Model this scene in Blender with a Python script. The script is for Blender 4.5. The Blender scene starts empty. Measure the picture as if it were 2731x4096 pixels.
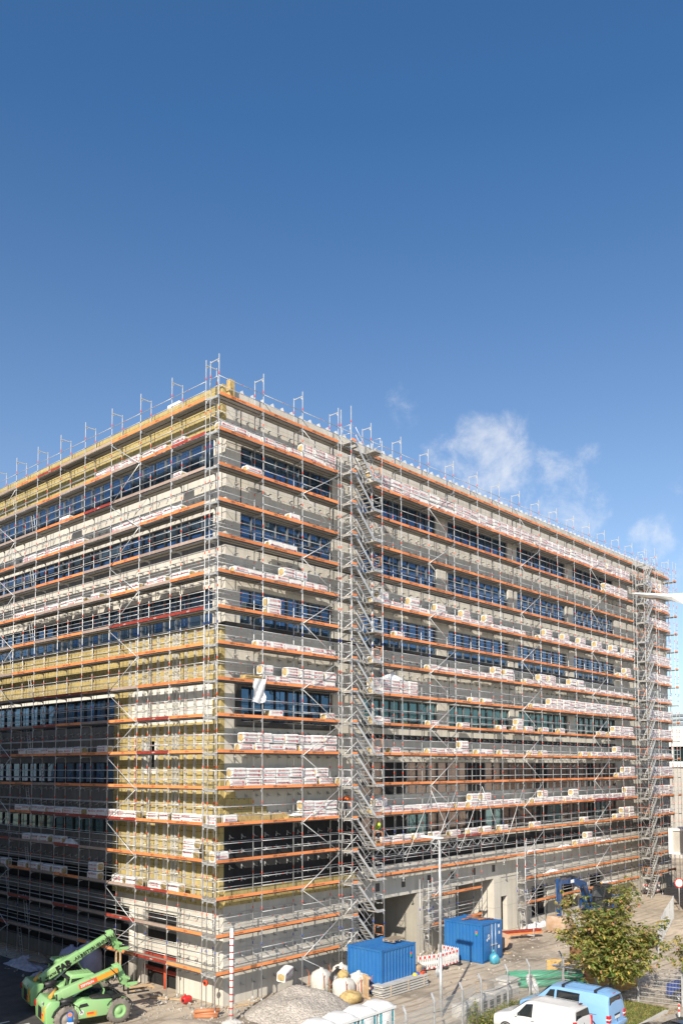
import bpy, bmesh, math, random
from mathutils import Vector, Matrix
random.seed(7)
C = bpy.context.scene.collection
SC = bpy.context.scene
R = math.radians

# ------------------------------------------------------------------ camera, sky, sun, exposure
CAMP = (-29.42464, -36.09906, 13.28514)
YAW, PITCH, ROLL, FPX, CX, CY = 0.74115, 0.05854, -0.00205, 3389.117, 1364.05, 2871.12
fw = Vector((math.cos(YAW)*math.cos(PITCH), math.sin(YAW)*math.cos(PITCH), math.sin(PITCH)))
rt = Vector((math.sin(YAW), -math.cos(YAW), 0)); up = rt.cross(fw)
rt, up = rt*math.cos(ROLL)+up*math.sin(ROLL), up*math.cos(ROLL)-rt*math.sin(ROLL)
cd = bpy.data.cameras.new('camera'); cam = bpy.data.objects.new('camera', cd); C.objects.link(cam)
cam.matrix_world = Matrix(((rt.x, up.x, -fw.x, CAMP[0]), (rt.y, up.y, -fw.y, CAMP[1]), (rt.z, up.z, -fw.z, CAMP[2]), (0, 0, 0, 1)))
cd.sensor_fit = 'HORIZONTAL'; cd.sensor_width = 36; cd.lens = FPX/2731*36
cd.shift_x = (1365.5-CX)/2731; cd.shift_y = (CY-2048)/2731
cd.clip_start = .5; cd.clip_end = 3000
SC.camera = cam

SUN_AZ, SUN_EL = R(27), R(32)       # light travels along +X turned SUN_AZ towards +Y
sl = bpy.data.lights.new('sun', 'SUN'); sl.energy = 4.6; sl.angle = R(.5); sl.color = (1, .91, .78)
so = bpy.data.objects.new('sun', sl); C.objects.link(so)
trav = Vector((math.cos(SUN_AZ)*math.cos(SUN_EL), math.sin(SUN_AZ)*math.cos(SUN_EL), -math.sin(SUN_EL)))
so.rotation_euler = trav.to_track_quat('-Z', 'Y').to_euler()
wd = bpy.data.worlds.new('World'); SC.world = wd; wd.use_nodes = True
wn = wd.node_tree; N = wn.nodes; LK = wn.links
sky = N.new('ShaderNodeTexSky'); sky.sky_type = 'NISHITA'; sky.sun_disc = False
sky.sun_elevation = SUN_EL
to_sun = -trav
sky.sun_rotation = math.atan2(to_sun.x, to_sun.y)
sky.air_density = 1.0; sky.dust_density = .8; sky.ozone_density = 3.5; sky.altitude = 200
bg = N['Background']; bg.inputs[1].default_value = .106
# clouds: wisps low over the far end of the block, drawn by direction on the sky itself
tc = N.new('ShaderNodeTexCoord')
CL = [((.781, .516, .348), 2.0, .8), ((.800, .498, .330), 2.2, .85), ((.721, .570, .393), 1.5, .42), ((.715, .590, .366), 1.5, .40), ((.765, .535, .345), 1.5, .5),
      ((.801, .470, .372), 1.1, .7), ((.830, .463, .310), 2.2, .7), ((.857, .423, .294), 1.7, .75), ((.855, .410, .318), 1.5, .6), ((.898, .362, .251), 1.2, .8),
      ((.698, .273, .662), 2.0, .3), ((.636, .646, .421), .9, .3), ((.892, .329, .308), 1.2, .5), ((.93, .30, .22), 2.4, .6)]
acc = None
for d, rad, w in CL:
    dv = Vector(d).normalized()
    dp = N.new('ShaderNodeVectorMath'); dp.operation = 'DOT_PRODUCT'; LK.new(tc.outputs['Generated'], dp.inputs[0]); dp.inputs[1].default_value = dv
    mr = N.new('ShaderNodeMapRange'); mr.interpolation_type = 'SMOOTHSTEP'
    mr.inputs['From Min'].default_value = math.cos(R(rad*2.1)); mr.inputs['From Max'].default_value = 1; mr.inputs['To Max'].default_value = w
    LK.new(dp.outputs['Value'], mr.inputs['Value'])
    if acc is None: acc = mr.outputs[0]
    else:
        mx = N.new('ShaderNodeMath'); mx.operation = 'MAXIMUM'; LK.new(acc, mx.inputs[0]); LK.new(mr.outputs[0], mx.inputs[1]); acc = mx.outputs[0]
nz = N.new('ShaderNodeTexNoise'); nz.inputs['Scale'].default_value = 19; nz.inputs['Detail'].default_value = 11; nz.inputs['Roughness'].default_value = .66; nz.inputs['Distortion'].default_value = .25
LK.new(tc.outputs['Generated'], nz.inputs['Vector'])
ad = N.new('ShaderNodeMath'); ad.operation = 'MULTIPLY_ADD'; ad.inputs[1].default_value = .62; LK.new(acc, ad.inputs[0]); LK.new(nz.outputs[0], ad.inputs[2])
cm = N.new('ShaderNodeMapRange'); cm.interpolation_type = 'SMOOTHSTEP'; cm.inputs['From Min'].default_value = .80; cm.inputs['From Max'].default_value = 1.22; cm.inputs['To Max'].default_value = .52
LK.new(ad.outputs[0], cm.inputs['Value'])
mx = N.new('ShaderNodeMix'); mx.data_type = 'RGBA'
hs = N.new('ShaderNodeHueSaturation'); hs.inputs['Saturation'].default_value = 1.08; hs.inputs['Value'].default_value = 1.0; LK.new(sky.outputs[0], hs.inputs['Color']); tcz = N.new('ShaderNodeTexCoord'); sz = N.new('ShaderNodeSeparateXYZ'); LK.new(tcz.outputs['Generated'], sz.inputs[0]); mz = N.new('ShaderNodeMapRange'); mz.inputs['From Min'].default_value = .2; mz.inputs['From Max'].default_value = .62; mz.inputs['To Min'].default_value = .92; mz.inputs['To Max'].default_value = 1.2; LK.new(sz.outputs['Z'], mz.inputs[0]); LK.new(mz.outputs[0], hs.inputs['Saturation'])
LK.new(cm.outputs[0], mx.inputs['Factor']); LK.new(hs.outputs[0], mx.inputs['A']); mx.inputs['B'].default_value = (7.4, 7.2, 7.0, 1)
LK.new(mx.outputs['Result'], bg.inputs[0])
SC.view_settings.view_transform = 'Standard'; SC.view_settings.look = 'None'; SC.view_settings.exposure = 0.52; SC.view_settings.gamma = 1
SC.cycles.max_bounces = 6; SC.cycles.diffuse_bounces = 3; SC.cycles.use_denoising = True

# ------------------------------------------------------------------ helpers
def node_mat(name):
    m = bpy.data.materials.new(name); m.use_nodes = True
    return m, m.node_tree.nodes, m.node_tree.links, m.node_tree.nodes['Principled BSDF']
def mat(name, col, rough=.7, metal=0, var=.12, scale=1.5, bump=0, bscale=20, col2=None, obj_var=.0, spec=.5, coat=0, stretch=None, detail=6, trans=0):
    """plain surface: base colour mottled by noise, optional fine bump, optional per-object brightness change"""
    m, n, l, b = node_mat(name)
    b.inputs['Roughness'].default_value = rough; b.inputs['Metallic'].default_value = metal
    b.inputs['Specular IOR Level'].default_value = spec; b.inputs['Coat Weight'].default_value = coat
    tcn = n.new('ShaderNodeTexCoord'); vec = tcn.outputs['Object']
    if stretch:
        mp = n.new('ShaderNodeMapping'); mp.inputs['Scale'].default_value = stretch; l.new(vec, mp.inputs[0]); vec = mp.outputs[0]
    t = n.new('ShaderNodeTexNoise'); t.inputs['Scale'].default_value = scale; t.inputs['Detail'].default_value = detail; t.inputs['Roughness'].default_value = .6; l.new(vec, t.inputs['Vector'])
    r = n.new('ShaderNodeMapRange'); r.inputs['From Min'].default_value = .3; r.inputs['From Max'].default_value = .7; l.new(t.outputs[0], r.inputs[0])
    x = n.new('ShaderNodeMix'); x.data_type = 'RGBA'; l.new(r.outputs[0], x.inputs['Factor'])
    c2 = col2 or tuple(c*(1-2*var) for c in col)
    c1 = col if col2 else tuple(min(1, c*(1+var)) for c in col)
    x.inputs['A'].default_value = (*c1, 1); x.inputs['B'].default_value = (*c2, 1)
    out = x.outputs['Result']
    if obj_var:
        oi = n.new('ShaderNodeObjectInfo'); rr = n.new('ShaderNodeMapRange'); l.new(oi.outputs['Random'], rr.inputs[0])
        rr.inputs['To Min'].default_value = 1-obj_var; rr.inputs['To Max'].default_value = 1+obj_var*.5
        h = n.new('ShaderNodeHueSaturation'); l.new(rr.outputs[0], h.inputs['Value']); l.new(out, h.inputs['Color']); out = h.outputs[0]
    l.new(out, b.inputs['Base Color'])
    if bump:
        t2 = n.new('ShaderNodeTexNoise'); t2.inputs['Scale'].default_value = bscale; t2.inputs['Detail'].default_value = 5; l.new(tcn.outputs['Object'], t2.inputs['Vector'])
        bp = n.new('ShaderNodeBump'); bp.inputs['Strength'].default_value = bump; bp.inputs['Distance'].default_value = .03; l.new(t2.outputs[0], bp.inputs['Height']); l.new(bp.outputs[0], b.inputs['Normal'])
    return m

class MB:
    """collects shapes and links them as one mesh object"""
    def __init__(s): s.v = []; s.f = []; s.m = []; s.sm = []
    def add(s, vs, fs, mi=0, smooth=False):
        o = len(s.v); s.v += [tuple(v) for v in vs]
        for f in fs: s.f.append(tuple(o+i for i in f)); s.m.append(mi); s.sm.append(smooth)
        return s
    def box(s, x0, x1, y0, y1, z0, z1, mi=0):
        return s.add([(x0, y0, z0), (x1, y0, z0), (x1, y1, z0), (x0, y1, z0), (x0, y0, z1), (x1, y0, z1), (x1, y1, z1), (x0, y1, z1)],
                     [(0, 3, 2, 1), (4, 5, 6, 7), (0, 1, 5, 4), (1, 2, 6, 5), (2, 3, 7, 6), (3, 0, 4, 7)], mi)
    def obox(s, M, sx, sy, sz, mi=0):
        """box centred on the matrix M"""
        vs = [M @ Vector((a*sx/2, b*sy/2, c*sz/2)) for c in (-1, 1) for a, b in ((-1, -1), (1, -1), (1, 1), (-1, 1))]
        return s.add(vs, [(0, 3, 2, 1), (4, 5, 6, 7), (0, 1, 5, 4), (1, 2, 6, 5), (2, 3, 7, 6), (3, 0, 4, 7)], mi)
    def beam(s, p, q, w, h, mi=0):
        p, q = Vector(p), Vector(q); d = q-p
        M = Matrix.Translation((p+q)/2) @ d.to_track_quat('X', 'Z').to_matrix().to_4x4()
        return s.obox(M, d.length, w, h, mi)
    def tube(s, p, q, r, n=6, mi=0, r2=None, smooth=True, cap=True):
        p, q = Vector(p), Vector(q); d = q-p
        if d.length < 1e-6: return s
        k = d.to_track_quat('Z', 'Y').to_matrix(); r2 = r if r2 is None else r2; vs = []
        for P, rr in ((p, r), (q, r2)):
            for i in range(n): vs.append(P + k @ Vector((rr*math.cos(2*math.pi*i/n), rr*math.sin(2*math.pi*i/n), 0)))
        s.add(vs, [(i, (i+1) % n, n+(i+1) % n, n+i) for i in range(n)], mi, smooth)
        if cap:
            o = len(s.v)-2*n; s.f.append(tuple(o+i for i in reversed(range(n)))); s.f.append(tuple(o+n+i for i in range(n))); s.m += [mi, mi]; s.sm += [False, False]
        return s
    def path(s, pts, r, n=6, mi=0):
        for a, b in zip(pts[:-1], pts[1:]): s.tube(a, b, r, n, mi)
        return s
    def lathe(s, prof, n=16, mi=0, M=None, smooth=True):
        M = M or Matrix(); vs = []
        for r, z in prof:
            for i in range(n): vs.append(M @ Vector((r*math.cos(2*math.pi*i/n), r*math.sin(2*math.pi*i/n), z)))
        fs = []
        for j in range(len(prof)-1):
            for i in range(n): fs.append((j*n+i, j*n+(i+1) % n, (j+1)*n+(i+1) % n, (j+1)*n+i))
        return s.add(vs, fs, mi, smooth)
    def prism(s, pts, a, b, axis='y', mi=0, bevel=0, seg=2, M=None):
        """polygon of 2-D points extruded from a to b along an axis, edges rounded"""
        bm = bmesh.new()
        def P(p, t): return {'y': (p[0], t, p[1]), 'x': (t, p[0], p[1]), 'z': (p[0], p[1], t)}[axis]
        A = [bm.verts.new(P(p, a)) for p in pts]; B = [bm.verts.new(P(p, b)) for p in pts]
        bm.faces.new(A); bm.faces.new(list(reversed(B)))
        for i in range(len(pts)): j = (i+1) % len(pts); bm.faces.new((A[j], A[i], B[i], B[j]))
        bmesh.ops.recalc_face_normals(bm, faces=bm.faces)
        if bevel: bmesh.ops.bevel(bm, geom=list(bm.edges), offset=bevel, segments=seg, affect='EDGES', profile=.5, clamp_overlap=True)
        s.from_bm(bm, mi, M, bool(bevel)); return s
    def from_bm(s, bm, mi=0, M=None, smooth=False):
        bm.verts.index_update()
        s.add([(M @ v.co if M else v.co.copy()) for v in bm.verts], [[v.index for v in f.verts] for f in bm.faces], mi, smooth); bm.free(); return s
    def rbox(s, x0, x1, y0, y1, z0, z1, bevel=.03, mi=0, seg=2, M=None):
        return s.prism([(x0, z0), (x1, z0), (x1, z1), (x0, z1)], y0, y1, 'y', mi, bevel, seg, M)
    def text(s, t, size, M, mi=0, bold=.012, align='CENTER', ext=0):
        vs, fs = text_shape(t, bold); 
        if not vs: return s
        xs = [v[0] for v in vs]; ox = {'CENTER': (min(xs)+max(xs))/2, 'LEFT': min(xs)}[align]
        return s.add([M @ Vector(((x-ox)*size, (y-.34)*size, 0)) for x, y in vs], fs, mi)
    def build(s, name, mats, parent=None, at=None, link=True, smooth_angle=None):
        me = bpy.data.meshes.new(name); me.from_pydata(s.v, [], s.f)
        for m in (mats if isinstance(mats, (list, tuple)) else [mats]): me.materials.append(m)
        me.polygons.foreach_set('material_index', s.m); me.polygons.foreach_set('use_smooth', s.sm); me.update()
        if smooth_angle:
            bm = bmesh.new(); bm.from_mesh(me); bmesh.ops.remove_doubles(bm, verts=bm.verts, dist=1e-4)
            for e in bm.edges: e.smooth = len(e.link_faces) == 2 and e.calc_face_angle(0) < R(smooth_angle)
            bm.to_mesh(me); bm.free()
        o = bpy.data.objects.new(name, me)
        if link: C.objects.link(o)
        if parent: o.parent = parent
        if at is not None: o.location = at
        return o
_tx = {}
def text_shape(t, bold):
    if (t, bold) in _tx: return _tx[(t, bold)]
    cu = bpy.data.curves.new('lettering', 'FONT'); cu.body = t; cu.size = 1; cu.resolution_u = 1; cu.offset = bold; cu.fill_mode = 'FRONT'
    o = bpy.data.objects.new('lettering', cu); C.objects.link(o)
    me = bpy.data.meshes.new_from_object(o.evaluated_get(bpy.context.evaluated_depsgraph_get()))
    r = ([(v.co.x, v.co.y) for v in me.vertices], [tuple(p.vertices) for p in me.polygons])
    bpy.data.objects.remove(o); bpy.data.curves.remove(cu); bpy.data.meshes.remove(me); _tx[(t, bold)] = r
    return r
def tag(o, label=None, cat=None, group=None, kind=None):
    for k, v in (('label', label), ('category', cat), ('group', group), ('kind', kind)):
        if v: o[k] = v
    return o
def thing(name, label, cat, loc=(0, 0, 0), rz=0, group=None):
    o = bpy.data.objects.new(name, None); C.objects.link(o); o.location = loc; o.rotation_euler = (0, 0, rz); o.empty_display_size = .3
    return tag(o, label, cat, group)
def place(o, P, parent=None, rz=0):
    """a linked copy of o (mesh shared) at P"""
    c = o.copy(); C.objects.link(c); c.location = P; c.rotation_euler = (0, 0, rz)
    if parent: c.parent = parent
    return c
def dup(root, loc, rz, label):
    r = root.copy(); C.objects.link(r); r.location = loc; r.rotation_euler = (0, 0, rz); r['label'] = label
    for ch in list(root.children):
        c = ch.copy(); C.objects.link(c); c.parent = r
        for g in ch.children:
            d = g.copy(); C.objects.link(d); d.parent = c
    return r
def frame(o, x, y, z):
    """matrix whose columns are the given axes, at o"""
    return Matrix(((x[0], y[0], z[0], o[0]), (x[1], y[1], z[1], o[1]), (x[2], y[2], z[2], o[2]), (0, 0, 0, 1)))
FRONT = lambda x, y, z: frame((x, y, z), (1, 0, 0), (0, 0, 1), (0, -1, 0))       # writing that faces -Y
SIDE = lambda x, y, z: frame((x, y, z), (0, -1, 0), (0, 0, 1), (-1, 0, 0))       # writing that faces -X
camv = Vector(CAMP)
def dist(p): return (Vector(p)-camv).length
ORD = 'first second third fourth fifth sixth seventh eighth ninth tenth eleventh twelfth thirteenth fourteenth fifteenth sixteenth seventeenth eighteenth nineteenth'.split()
TEN = {2: 'twent', 3: 'thirt', 4: 'fort', 5: 'fift', 6: 'sixt'}
def ordinal(i):
    if i < 19: return ORD[i]
    n = i+1
    return TEN[n//10]+'ieth' if n % 10 == 0 else TEN[n//10]+'y-'+ORD[n % 10-1]

# ------------------------------------------------------------------ materials
def concrete_mat(name, a, b, panel=(3.2, 2.0), axis='xz'):
    """cast concrete: cloudy patches, vertical streaks, faint formwork joints"""
    m, n, l, bs = node_mat(name); bs.inputs['Roughness'].default_value = .85; bs.inputs['Specular IOR Level'].default_value = .25
    t = n.new('ShaderNodeTexCoord')
    n1 = n.new('ShaderNodeTexNoise'); n1.inputs['Scale'].default_value = .55; n1.inputs['Detail'].default_value = 8; n1.inputs['Roughness'].default_value = .65; l.new(t.outputs['Object'], n1.inputs['Vector'])
    mp = n.new('ShaderNodeMapping'); mp.inputs['Scale'].default_value = (2.5, 2.5, .18); l.new(t.outputs['Object'], mp.inputs[0])
    n2 = n.new('ShaderNodeTexNoise'); n2.inputs['Scale'].default_value = 1.2; n2.inputs['Detail'].default_value = 6; l.new(mp.outputs[0], n2.inputs['Vector'])
    av = n.new('ShaderNodeMath'); av.operation = 'ADD'; l.new(n1.outputs[0], av.inputs[0]); l.new(n2.outputs[0], av.inputs[1])
    r = n.new('ShaderNodeMapRange'); r.inputs['From Min'].default_value = .75; r.inputs['From Max'].default_value = 1.25; l.new(av.outputs[0], r.inputs[0])
    x = n.new('ShaderNodeMix'); x.data_type = 'RGBA'; l.new(r.outputs[0], x.inputs['Factor']); x.inputs['A'].default_value = (*a, 1); x.inputs['B'].default_value = (*b, 1)
    sp = n.new('ShaderNodeSeparateXYZ'); l.new(t.outputs['Object'], sp.inputs[0]); cb = n.new('ShaderNodeCombineXYZ')
    l.new(sp.outputs['X' if axis[0] == 'x' else 'Y'], cb.inputs[0]); l.new(sp.outputs['Z'], cb.inputs[1])
    br = n.new('ShaderNodeTexBrick'); br.offset = 0; br.inputs['Scale'].default_value = 1; br.inputs['Brick Width'].default_value = panel[0]; br.inputs['Row Height'].default_value = panel[1]; br.inputs['Mortar Size'].default_value = .012
    br.inputs['Color1'].default_value = (1, 1, 1, 1); br.inputs['Color2'].default_value = (.93, .93, .92, 1); br.inputs['Mortar'].default_value = (.55, .54, .52, 1); l.new(cb.outputs[0], br.inputs['Vector'])
    mu = n.new('ShaderNodeMix'); mu.data_type = 'RGBA'; mu.blend_type = 'MULTIPLY'; mu.inputs['Factor'].default_value = .9; l.new(x.outputs['Result'], mu.inputs['A']); l.new(br.outputs[0], mu.inputs['B'])
    l.new(mu.outputs['Result'], bs.inputs['Base Color'])
    n3 = n.new('ShaderNodeTexNoise'); n3.inputs['Scale'].default_value = 8; n3.inputs['Detail'].default_value = 6; l.new(t.outputs['Object'], n3.inputs['Vector'])
    bp = n.new('ShaderNodeBump'); bp.inputs['Strength'].default_value = .25; bp.inputs['Distance'].default_value = .03; l.new(n3.outputs[0], bp.inputs['Height']); l.new(bp.outputs[0], bs.inputs['Normal'])
    return m
def wool_mat(name, a, b, axis):
    """mineral wool boards: butt joints and dark round fixings"""
    m, n, l, bs = node_mat(name); bs.inputs['Roughness'].default_value = .95; bs.inputs['Specular IOR Level'].default_value = .1
    t = n.new('ShaderNodeTexCoord'); sp = n.new('ShaderNodeSeparateXYZ'); l.new(t.outputs['Object'], sp.inputs[0]); cb = n.new('ShaderNodeCombineXYZ')
    l.new(sp.outputs['X' if axis == 'x' else 'Y'], cb.inputs[0]); l.new(sp.outputs['Z'], cb.inputs[1])
    br = n.new('ShaderNodeTexBrick'); br.inputs['Scale'].default_value = 1; br.inputs['Brick Width'].default_value = 1.06; br.inputs['Row Height'].default_value = .64; br.inputs['Mortar Size'].default_value = .014; br.inputs['Bias'].default_value = 0
    br.inputs['Color1'].default_value = (*a, 1); br.inputs['Color2'].default_value = (*b, 1); br.inputs['Mortar'].default_value = (*(c*.42 for c in a), 1); l.new(cb.outputs[0], br.inputs['Vector'])
    n1 = n.new('ShaderNodeTexNoise'); n1.inputs['Scale'].default_value = 3.2; n1.inputs['Detail'].default_value = 8; n1.inputs['Roughness'].default_value = .7; l.new(t.outputs['Object'], n1.inputs['Vector'])
    r = n.new('ShaderNodeMapRange'); r.inputs['From Min'].default_value = .3; r.inputs['From Max'].default_value = .75; r.inputs['To Min'].default_value = 1.12; r.inputs['To Max'].default_value = .74; l.new(n1.outputs[0], r.inputs[0])
    vo = n.new('ShaderNodeTexVoronoi'); vo.feature = 'F1'; vo.inputs['Scale'].default_value = 2.2; vo.inputs['Randomness'].default_value = .35; vo.voronoi_dimensions = '2D'; l.new(cb.outputs[0], vo.inputs['Vector'])
    gt = n.new('ShaderNodeMapRange'); gt.inputs['From Min'].default_value = .09; gt.inputs['From Max'].default_value = .12; gt.inputs['To Min'].default_value = .45; l.new(vo.outputs['Distance'], gt.inputs[0])
    mm = n.new('ShaderNodeMath'); mm.operation = 'MULTIPLY'; l.new(r.outputs[0], mm.inputs[0]); l.new(gt.outputs[0], mm.inputs[1])
    mu = n.new('ShaderNodeVectorMath'); mu.operation = 'SCALE'; l.new(br.outputs[0], mu.inputs[0]); l.new(mm.outputs[0], mu.inputs['Scale'])
    l.new(mu.outputs[0], bs.inputs['Base Color'])
    bp = n.new('ShaderNodeBump'); bp.inputs['Strength'].default_value = .5; bp.inputs['Distance'].default_value = .03; l.new(n1.outputs[0], bp.inputs['Height']); l.new(bp.outputs[0], bs.inputs['Normal'])
    return m
def glass_mat(name, col, rough=.03, metal=.85):
    m, n, l, b = node_mat(name); b.inputs['Roughness'].default_value = rough; b.inputs['Metallic'].default_value = metal
    oi = n.new('ShaderNodeObjectInfo'); h = n.new('ShaderNodeHueSaturation'); h.inputs['Color'].default_value = (*col, 1)
    rr = n.new('ShaderNodeMapRange'); rr.inputs['To Min'].default_value = .72; rr.inputs['To Max'].default_value = 1.15; l.new(oi.outputs['Random'], rr.inputs[0]); l.new(rr.outputs[0], h.inputs['Value']); l.new(h.outputs[0], b.inputs['Base Color'])
    t = n.new('ShaderNodeTexCoord'); nz = n.new('ShaderNodeTexNoise'); nz.inputs['Scale'].default_value = .9; l.new(t.outputs['Object'], nz.inputs['Vector'])
    bp = n.new('ShaderNodeBump'); bp.inputs['Strength'].default_value = .08; bp.inputs['Distance'].default_value = .05; l.new(nz.outputs[0], bp.inputs['Height']); l.new(bp.outputs[0], b.inputs['Normal'])
    return m
M = {}
M['conc'] = concrete_mat('concrete', (.62, .59, .52), (.50, .475, .42))
M['concy'] = concrete_mat('concrete_side', (.62, .59, .52), (.50, .475, .42), axis='yz')
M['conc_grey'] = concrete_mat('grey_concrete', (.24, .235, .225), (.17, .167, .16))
M['conc_dark'] = concrete_mat('dark_sealed_concrete', (.034, .034, .036), (.02, .02, .022))
M['wool_y'] = wool_mat('wool_boards_side', (.47, .375, .165), (.41, .33, .15), 'y')
M['wool_x'] = wool_mat('wool_boards_front', (.47, .375, .165), (.41, .33, .15), 'x')
M['wool'] = mat('wool', (.50, .37, .17), .95, var=.18, scale=6, bump=.4, spec=.1)
M['white_wall'] = mat('primed_wall', (.66, .64, .58), .8, var=.08, scale=.7)
M['glass'] = glass_mat('window_glass', (.115, .20, .32))
M['glass_brown'] = glass_mat('brown_glass', (.20, .15, .125), .12, .7)
M['glass_teal'] = glass_mat('teal_glass', (.13, .22, .23), .06, .8)
M['frame'] = mat('window_frame', (.15, .155, .16), .45, var=.08)
M['frame_dark'] = mat('dark_window_frame', (.025, .025, .027), .5, var=.1)
M['black'] = mat('black_void', (.012, .012, .013), .9, var=.1)
M['film_black'] = mat('sealing_strip', (.02, .02, .021), .6, var=.2)
M['galv'] = mat('galvanised_tube', (.60, .61, .61), .42, metal=.35, var=.12, scale=4, stretch=(1, 1, .4))
M['galv_dull'] = mat('dull_galvanised', (.52, .53, .53), .55, metal=.35, var=.18, scale=5)
M['ring'] = mat('red_marker', (.75, .10, .035), .5, var=.1)
M['ring_blue'] = mat('blue_marker', (.05, .09, .38), .5, var=.1)
M['batten'] = mat('batten_metal', (.60, .60, .57), .5, metal=.25, var=.1)
def deck_mat():
    m, n, l, b = node_mat('scaffold_deck'); b.inputs['Roughness'].default_value = .75
    t = n.new('ShaderNodeTexCoord'); w = n.new('ShaderNodeTexWave'); w.wave_type = 'BANDS'; w.bands_direction = 'Y'; w.inputs['Scale'].default_value = 4.6; w.inputs['Distortion'].default_value = 0
    l.new(t.outputs['Object'], w.inputs['Vector'])
    nz = n.new('ShaderNodeTexNoise'); nz.inputs['Scale'].default_value = 3; nz.inputs['Detail'].default_value = 6; l.new(t.outputs['Object'], nz.inputs['Vector'])
    cr = n.new('ShaderNodeMix'); cr.data_type = 'RGBA'; cr.inputs['A'].default_value = (.50, .46, .39, 1); cr.inputs['B'].default_value = (.36, .33, .28, 1); l.new(nz.outputs[0], cr.inputs['Factor'])
    mu = n.new('ShaderNodeMix'); mu.data_type = 'RGBA'; mu.blend_type = 'MULTIPLY'; mu.inputs['Factor'].default_value = .35; l.new(cr.outputs['Result'], mu.inputs['A']); l.new(w.outputs[0], mu.inputs['B'])
    oi = n.new('ShaderNodeObjectInfo'); h = n.new('ShaderNodeHueSaturation'); rr = n.new('ShaderNodeMapRange'); rr.inputs['To Min'].default_value = .75; rr.inputs['To Max'].default_value = 1.15
    l.new(oi.outputs['Random'], rr.inputs[0]); l.new(rr.outputs[0], h.inputs['Value']); l.new(mu.outputs['Result'], h.inputs['Color']); l.new(h.outputs[0], b.inputs['Base Color'])
    return m
M['deck'] = deck_mat()
M['deck_edge'] = mat('deck_edge_steel', (.09, .095, .1), .6, var=.3, scale=14)
M['orange'] = mat('orange_board', (.84, .29, .10), .6, var=.14, scale=1.6, obj_var=.22)
M['redboard'] = mat('red_board', (.36, .05, .03), .6, var=.2, scale=3, obj_var=.2)
M['woodboard'] = mat('weathered_board', (.34, .22, .18), .8, var=.2, scale=3, col2=(.40, .34, .28), obj_var=.2)
M['ink'] = mat('printed_ink', (.07, .025, .015), .6, var=.05)
M['ink_white'] = mat('white_ink', (.75, .7, .66), .6, var=.05)
M['film'] = mat('white_pack_film', (.80, .79, .77), .38, var=.07, scale=7, bump=.5, bscale=7, obj_var=.08)
M['red_print'] = mat('red_print', (.56, .035, .05), .5, var=.05)

M['black_bag'] = mat('black_plastic', (.03, .03, .033), .35, var=.2, bump=.5, bscale=5)
M['bag_teal'] = mat('turquoise_plastic', (.06, .30, .42), .35, var=.1, bump=.4, bscale=6)
# ------------------------------------------------------------------ ground
def ground_mat():
    m, n, l, b = node_mat('site_ground'); b.inputs['Roughness'].default_value = .95; b.inputs['Specular IOR Level'].default_value = .15
    t = n.new('ShaderNodeTexCoord'); v = t.outputs['Object']
    def noise(s, d=8, r=.6):
        q = n.new('ShaderNodeTexNoise'); q.inputs['Scale'].default_value = s; q.inputs['Detail'].default_value = d; q.inputs['Roughness'].default_value = r; l.new(v, q.inputs['Vector']); return q.outputs[0]
    def rng(x, a, c): q = n.new('ShaderNodeMapRange'); q.inputs['From Min'].default_value = a; q.inputs['From Max'].default_value = c; l.new(x, q.inputs[0]); return q.outputs[0]
    def mix(f, a, c):
        q = n.new('ShaderNodeMix'); q.data_type = 'RGBA'; l.new(f, q.inputs['Factor'])
        for k, w in (('A', a), ('B', c)):
            if isinstance(w, tuple): q.inputs[k].default_value = (*w, 1)
            else: l.new(w, q.inputs[k])
        return q.outputs['Result']
    a = mix(rng(noise(.22), .42, .6), (.50, .42, .325), (.37, .32, .255))
    a = mix(rng(noise(.12, 4), .56, .66), a, (.23, .195, .155))
    a = mix(rng(noise(1.3, 8, .7), .5, .68), a, (.53, .465, .375))
    a = mix(rng(noise(9, 5, .7), .58, .72), a, (.58, .54, .47))
    wv = n.new('ShaderNodeTexWave'); wv.bands_direction = 'Y'; wv.inputs['Scale'].default_value = .42; wv.inputs['Distortion'].default_value = 9; wv.inputs['Detail'].default_value = 4; wv.inputs['Detail Scale'].default_value = .35; l.new(v, wv.inputs['Vector'])
    wr = rng(wv.outputs['Fac'], .62, .95); wm = n.new('ShaderNodeMath'); wm.operation = 'MULTIPLY'; l.new(wr, wm.inputs[0]); l.new(rng(noise(.3, 5), .42, .6), wm.inputs[1]); wm2 = n.new('ShaderNodeMath'); wm2.operation = 'MULTIPLY'; wm2.inputs[1].default_value = .75; l.new(wm.outputs[0], wm2.inputs[0])
    a = mix(wm2.outputs[0], a, (.25, .205, .15))
    l.new(a, b.inputs['Base Color'])
    bp = n.new('ShaderNodeBump'); bp.inputs['Strength'].default_value = .6; bp.inputs['Distance'].default_value = .08; l.new(noise(3.5, 10, .7), bp.inputs['Height']); l.new(bp.outputs[0], b.inputs['Normal'])
    return m
M['site'] = ground_mat()
M['asphalt'] = mat('asphalt', (.075, .072, .068), .85, var=.2, scale=1.2, bump=.3, bscale=40)
M['paving'] = mat('paving', (.42, .38, .32), .9, var=.12, scale=2, bump=.2)
M['paint_white'] = mat('white_paint', (.75, .75, .73), .6, var=.1)
g = MB().add([(-1500, -1500, 0), (1500, -1500, 0), (1500, 1500, 0), (-1500, 1500, 0)], [(0, 1, 2, 3)]).build('ground', M['site']); tag(g, 'tan trodden earth and gravel of the building site', 'ground', kind='structure')
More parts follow.
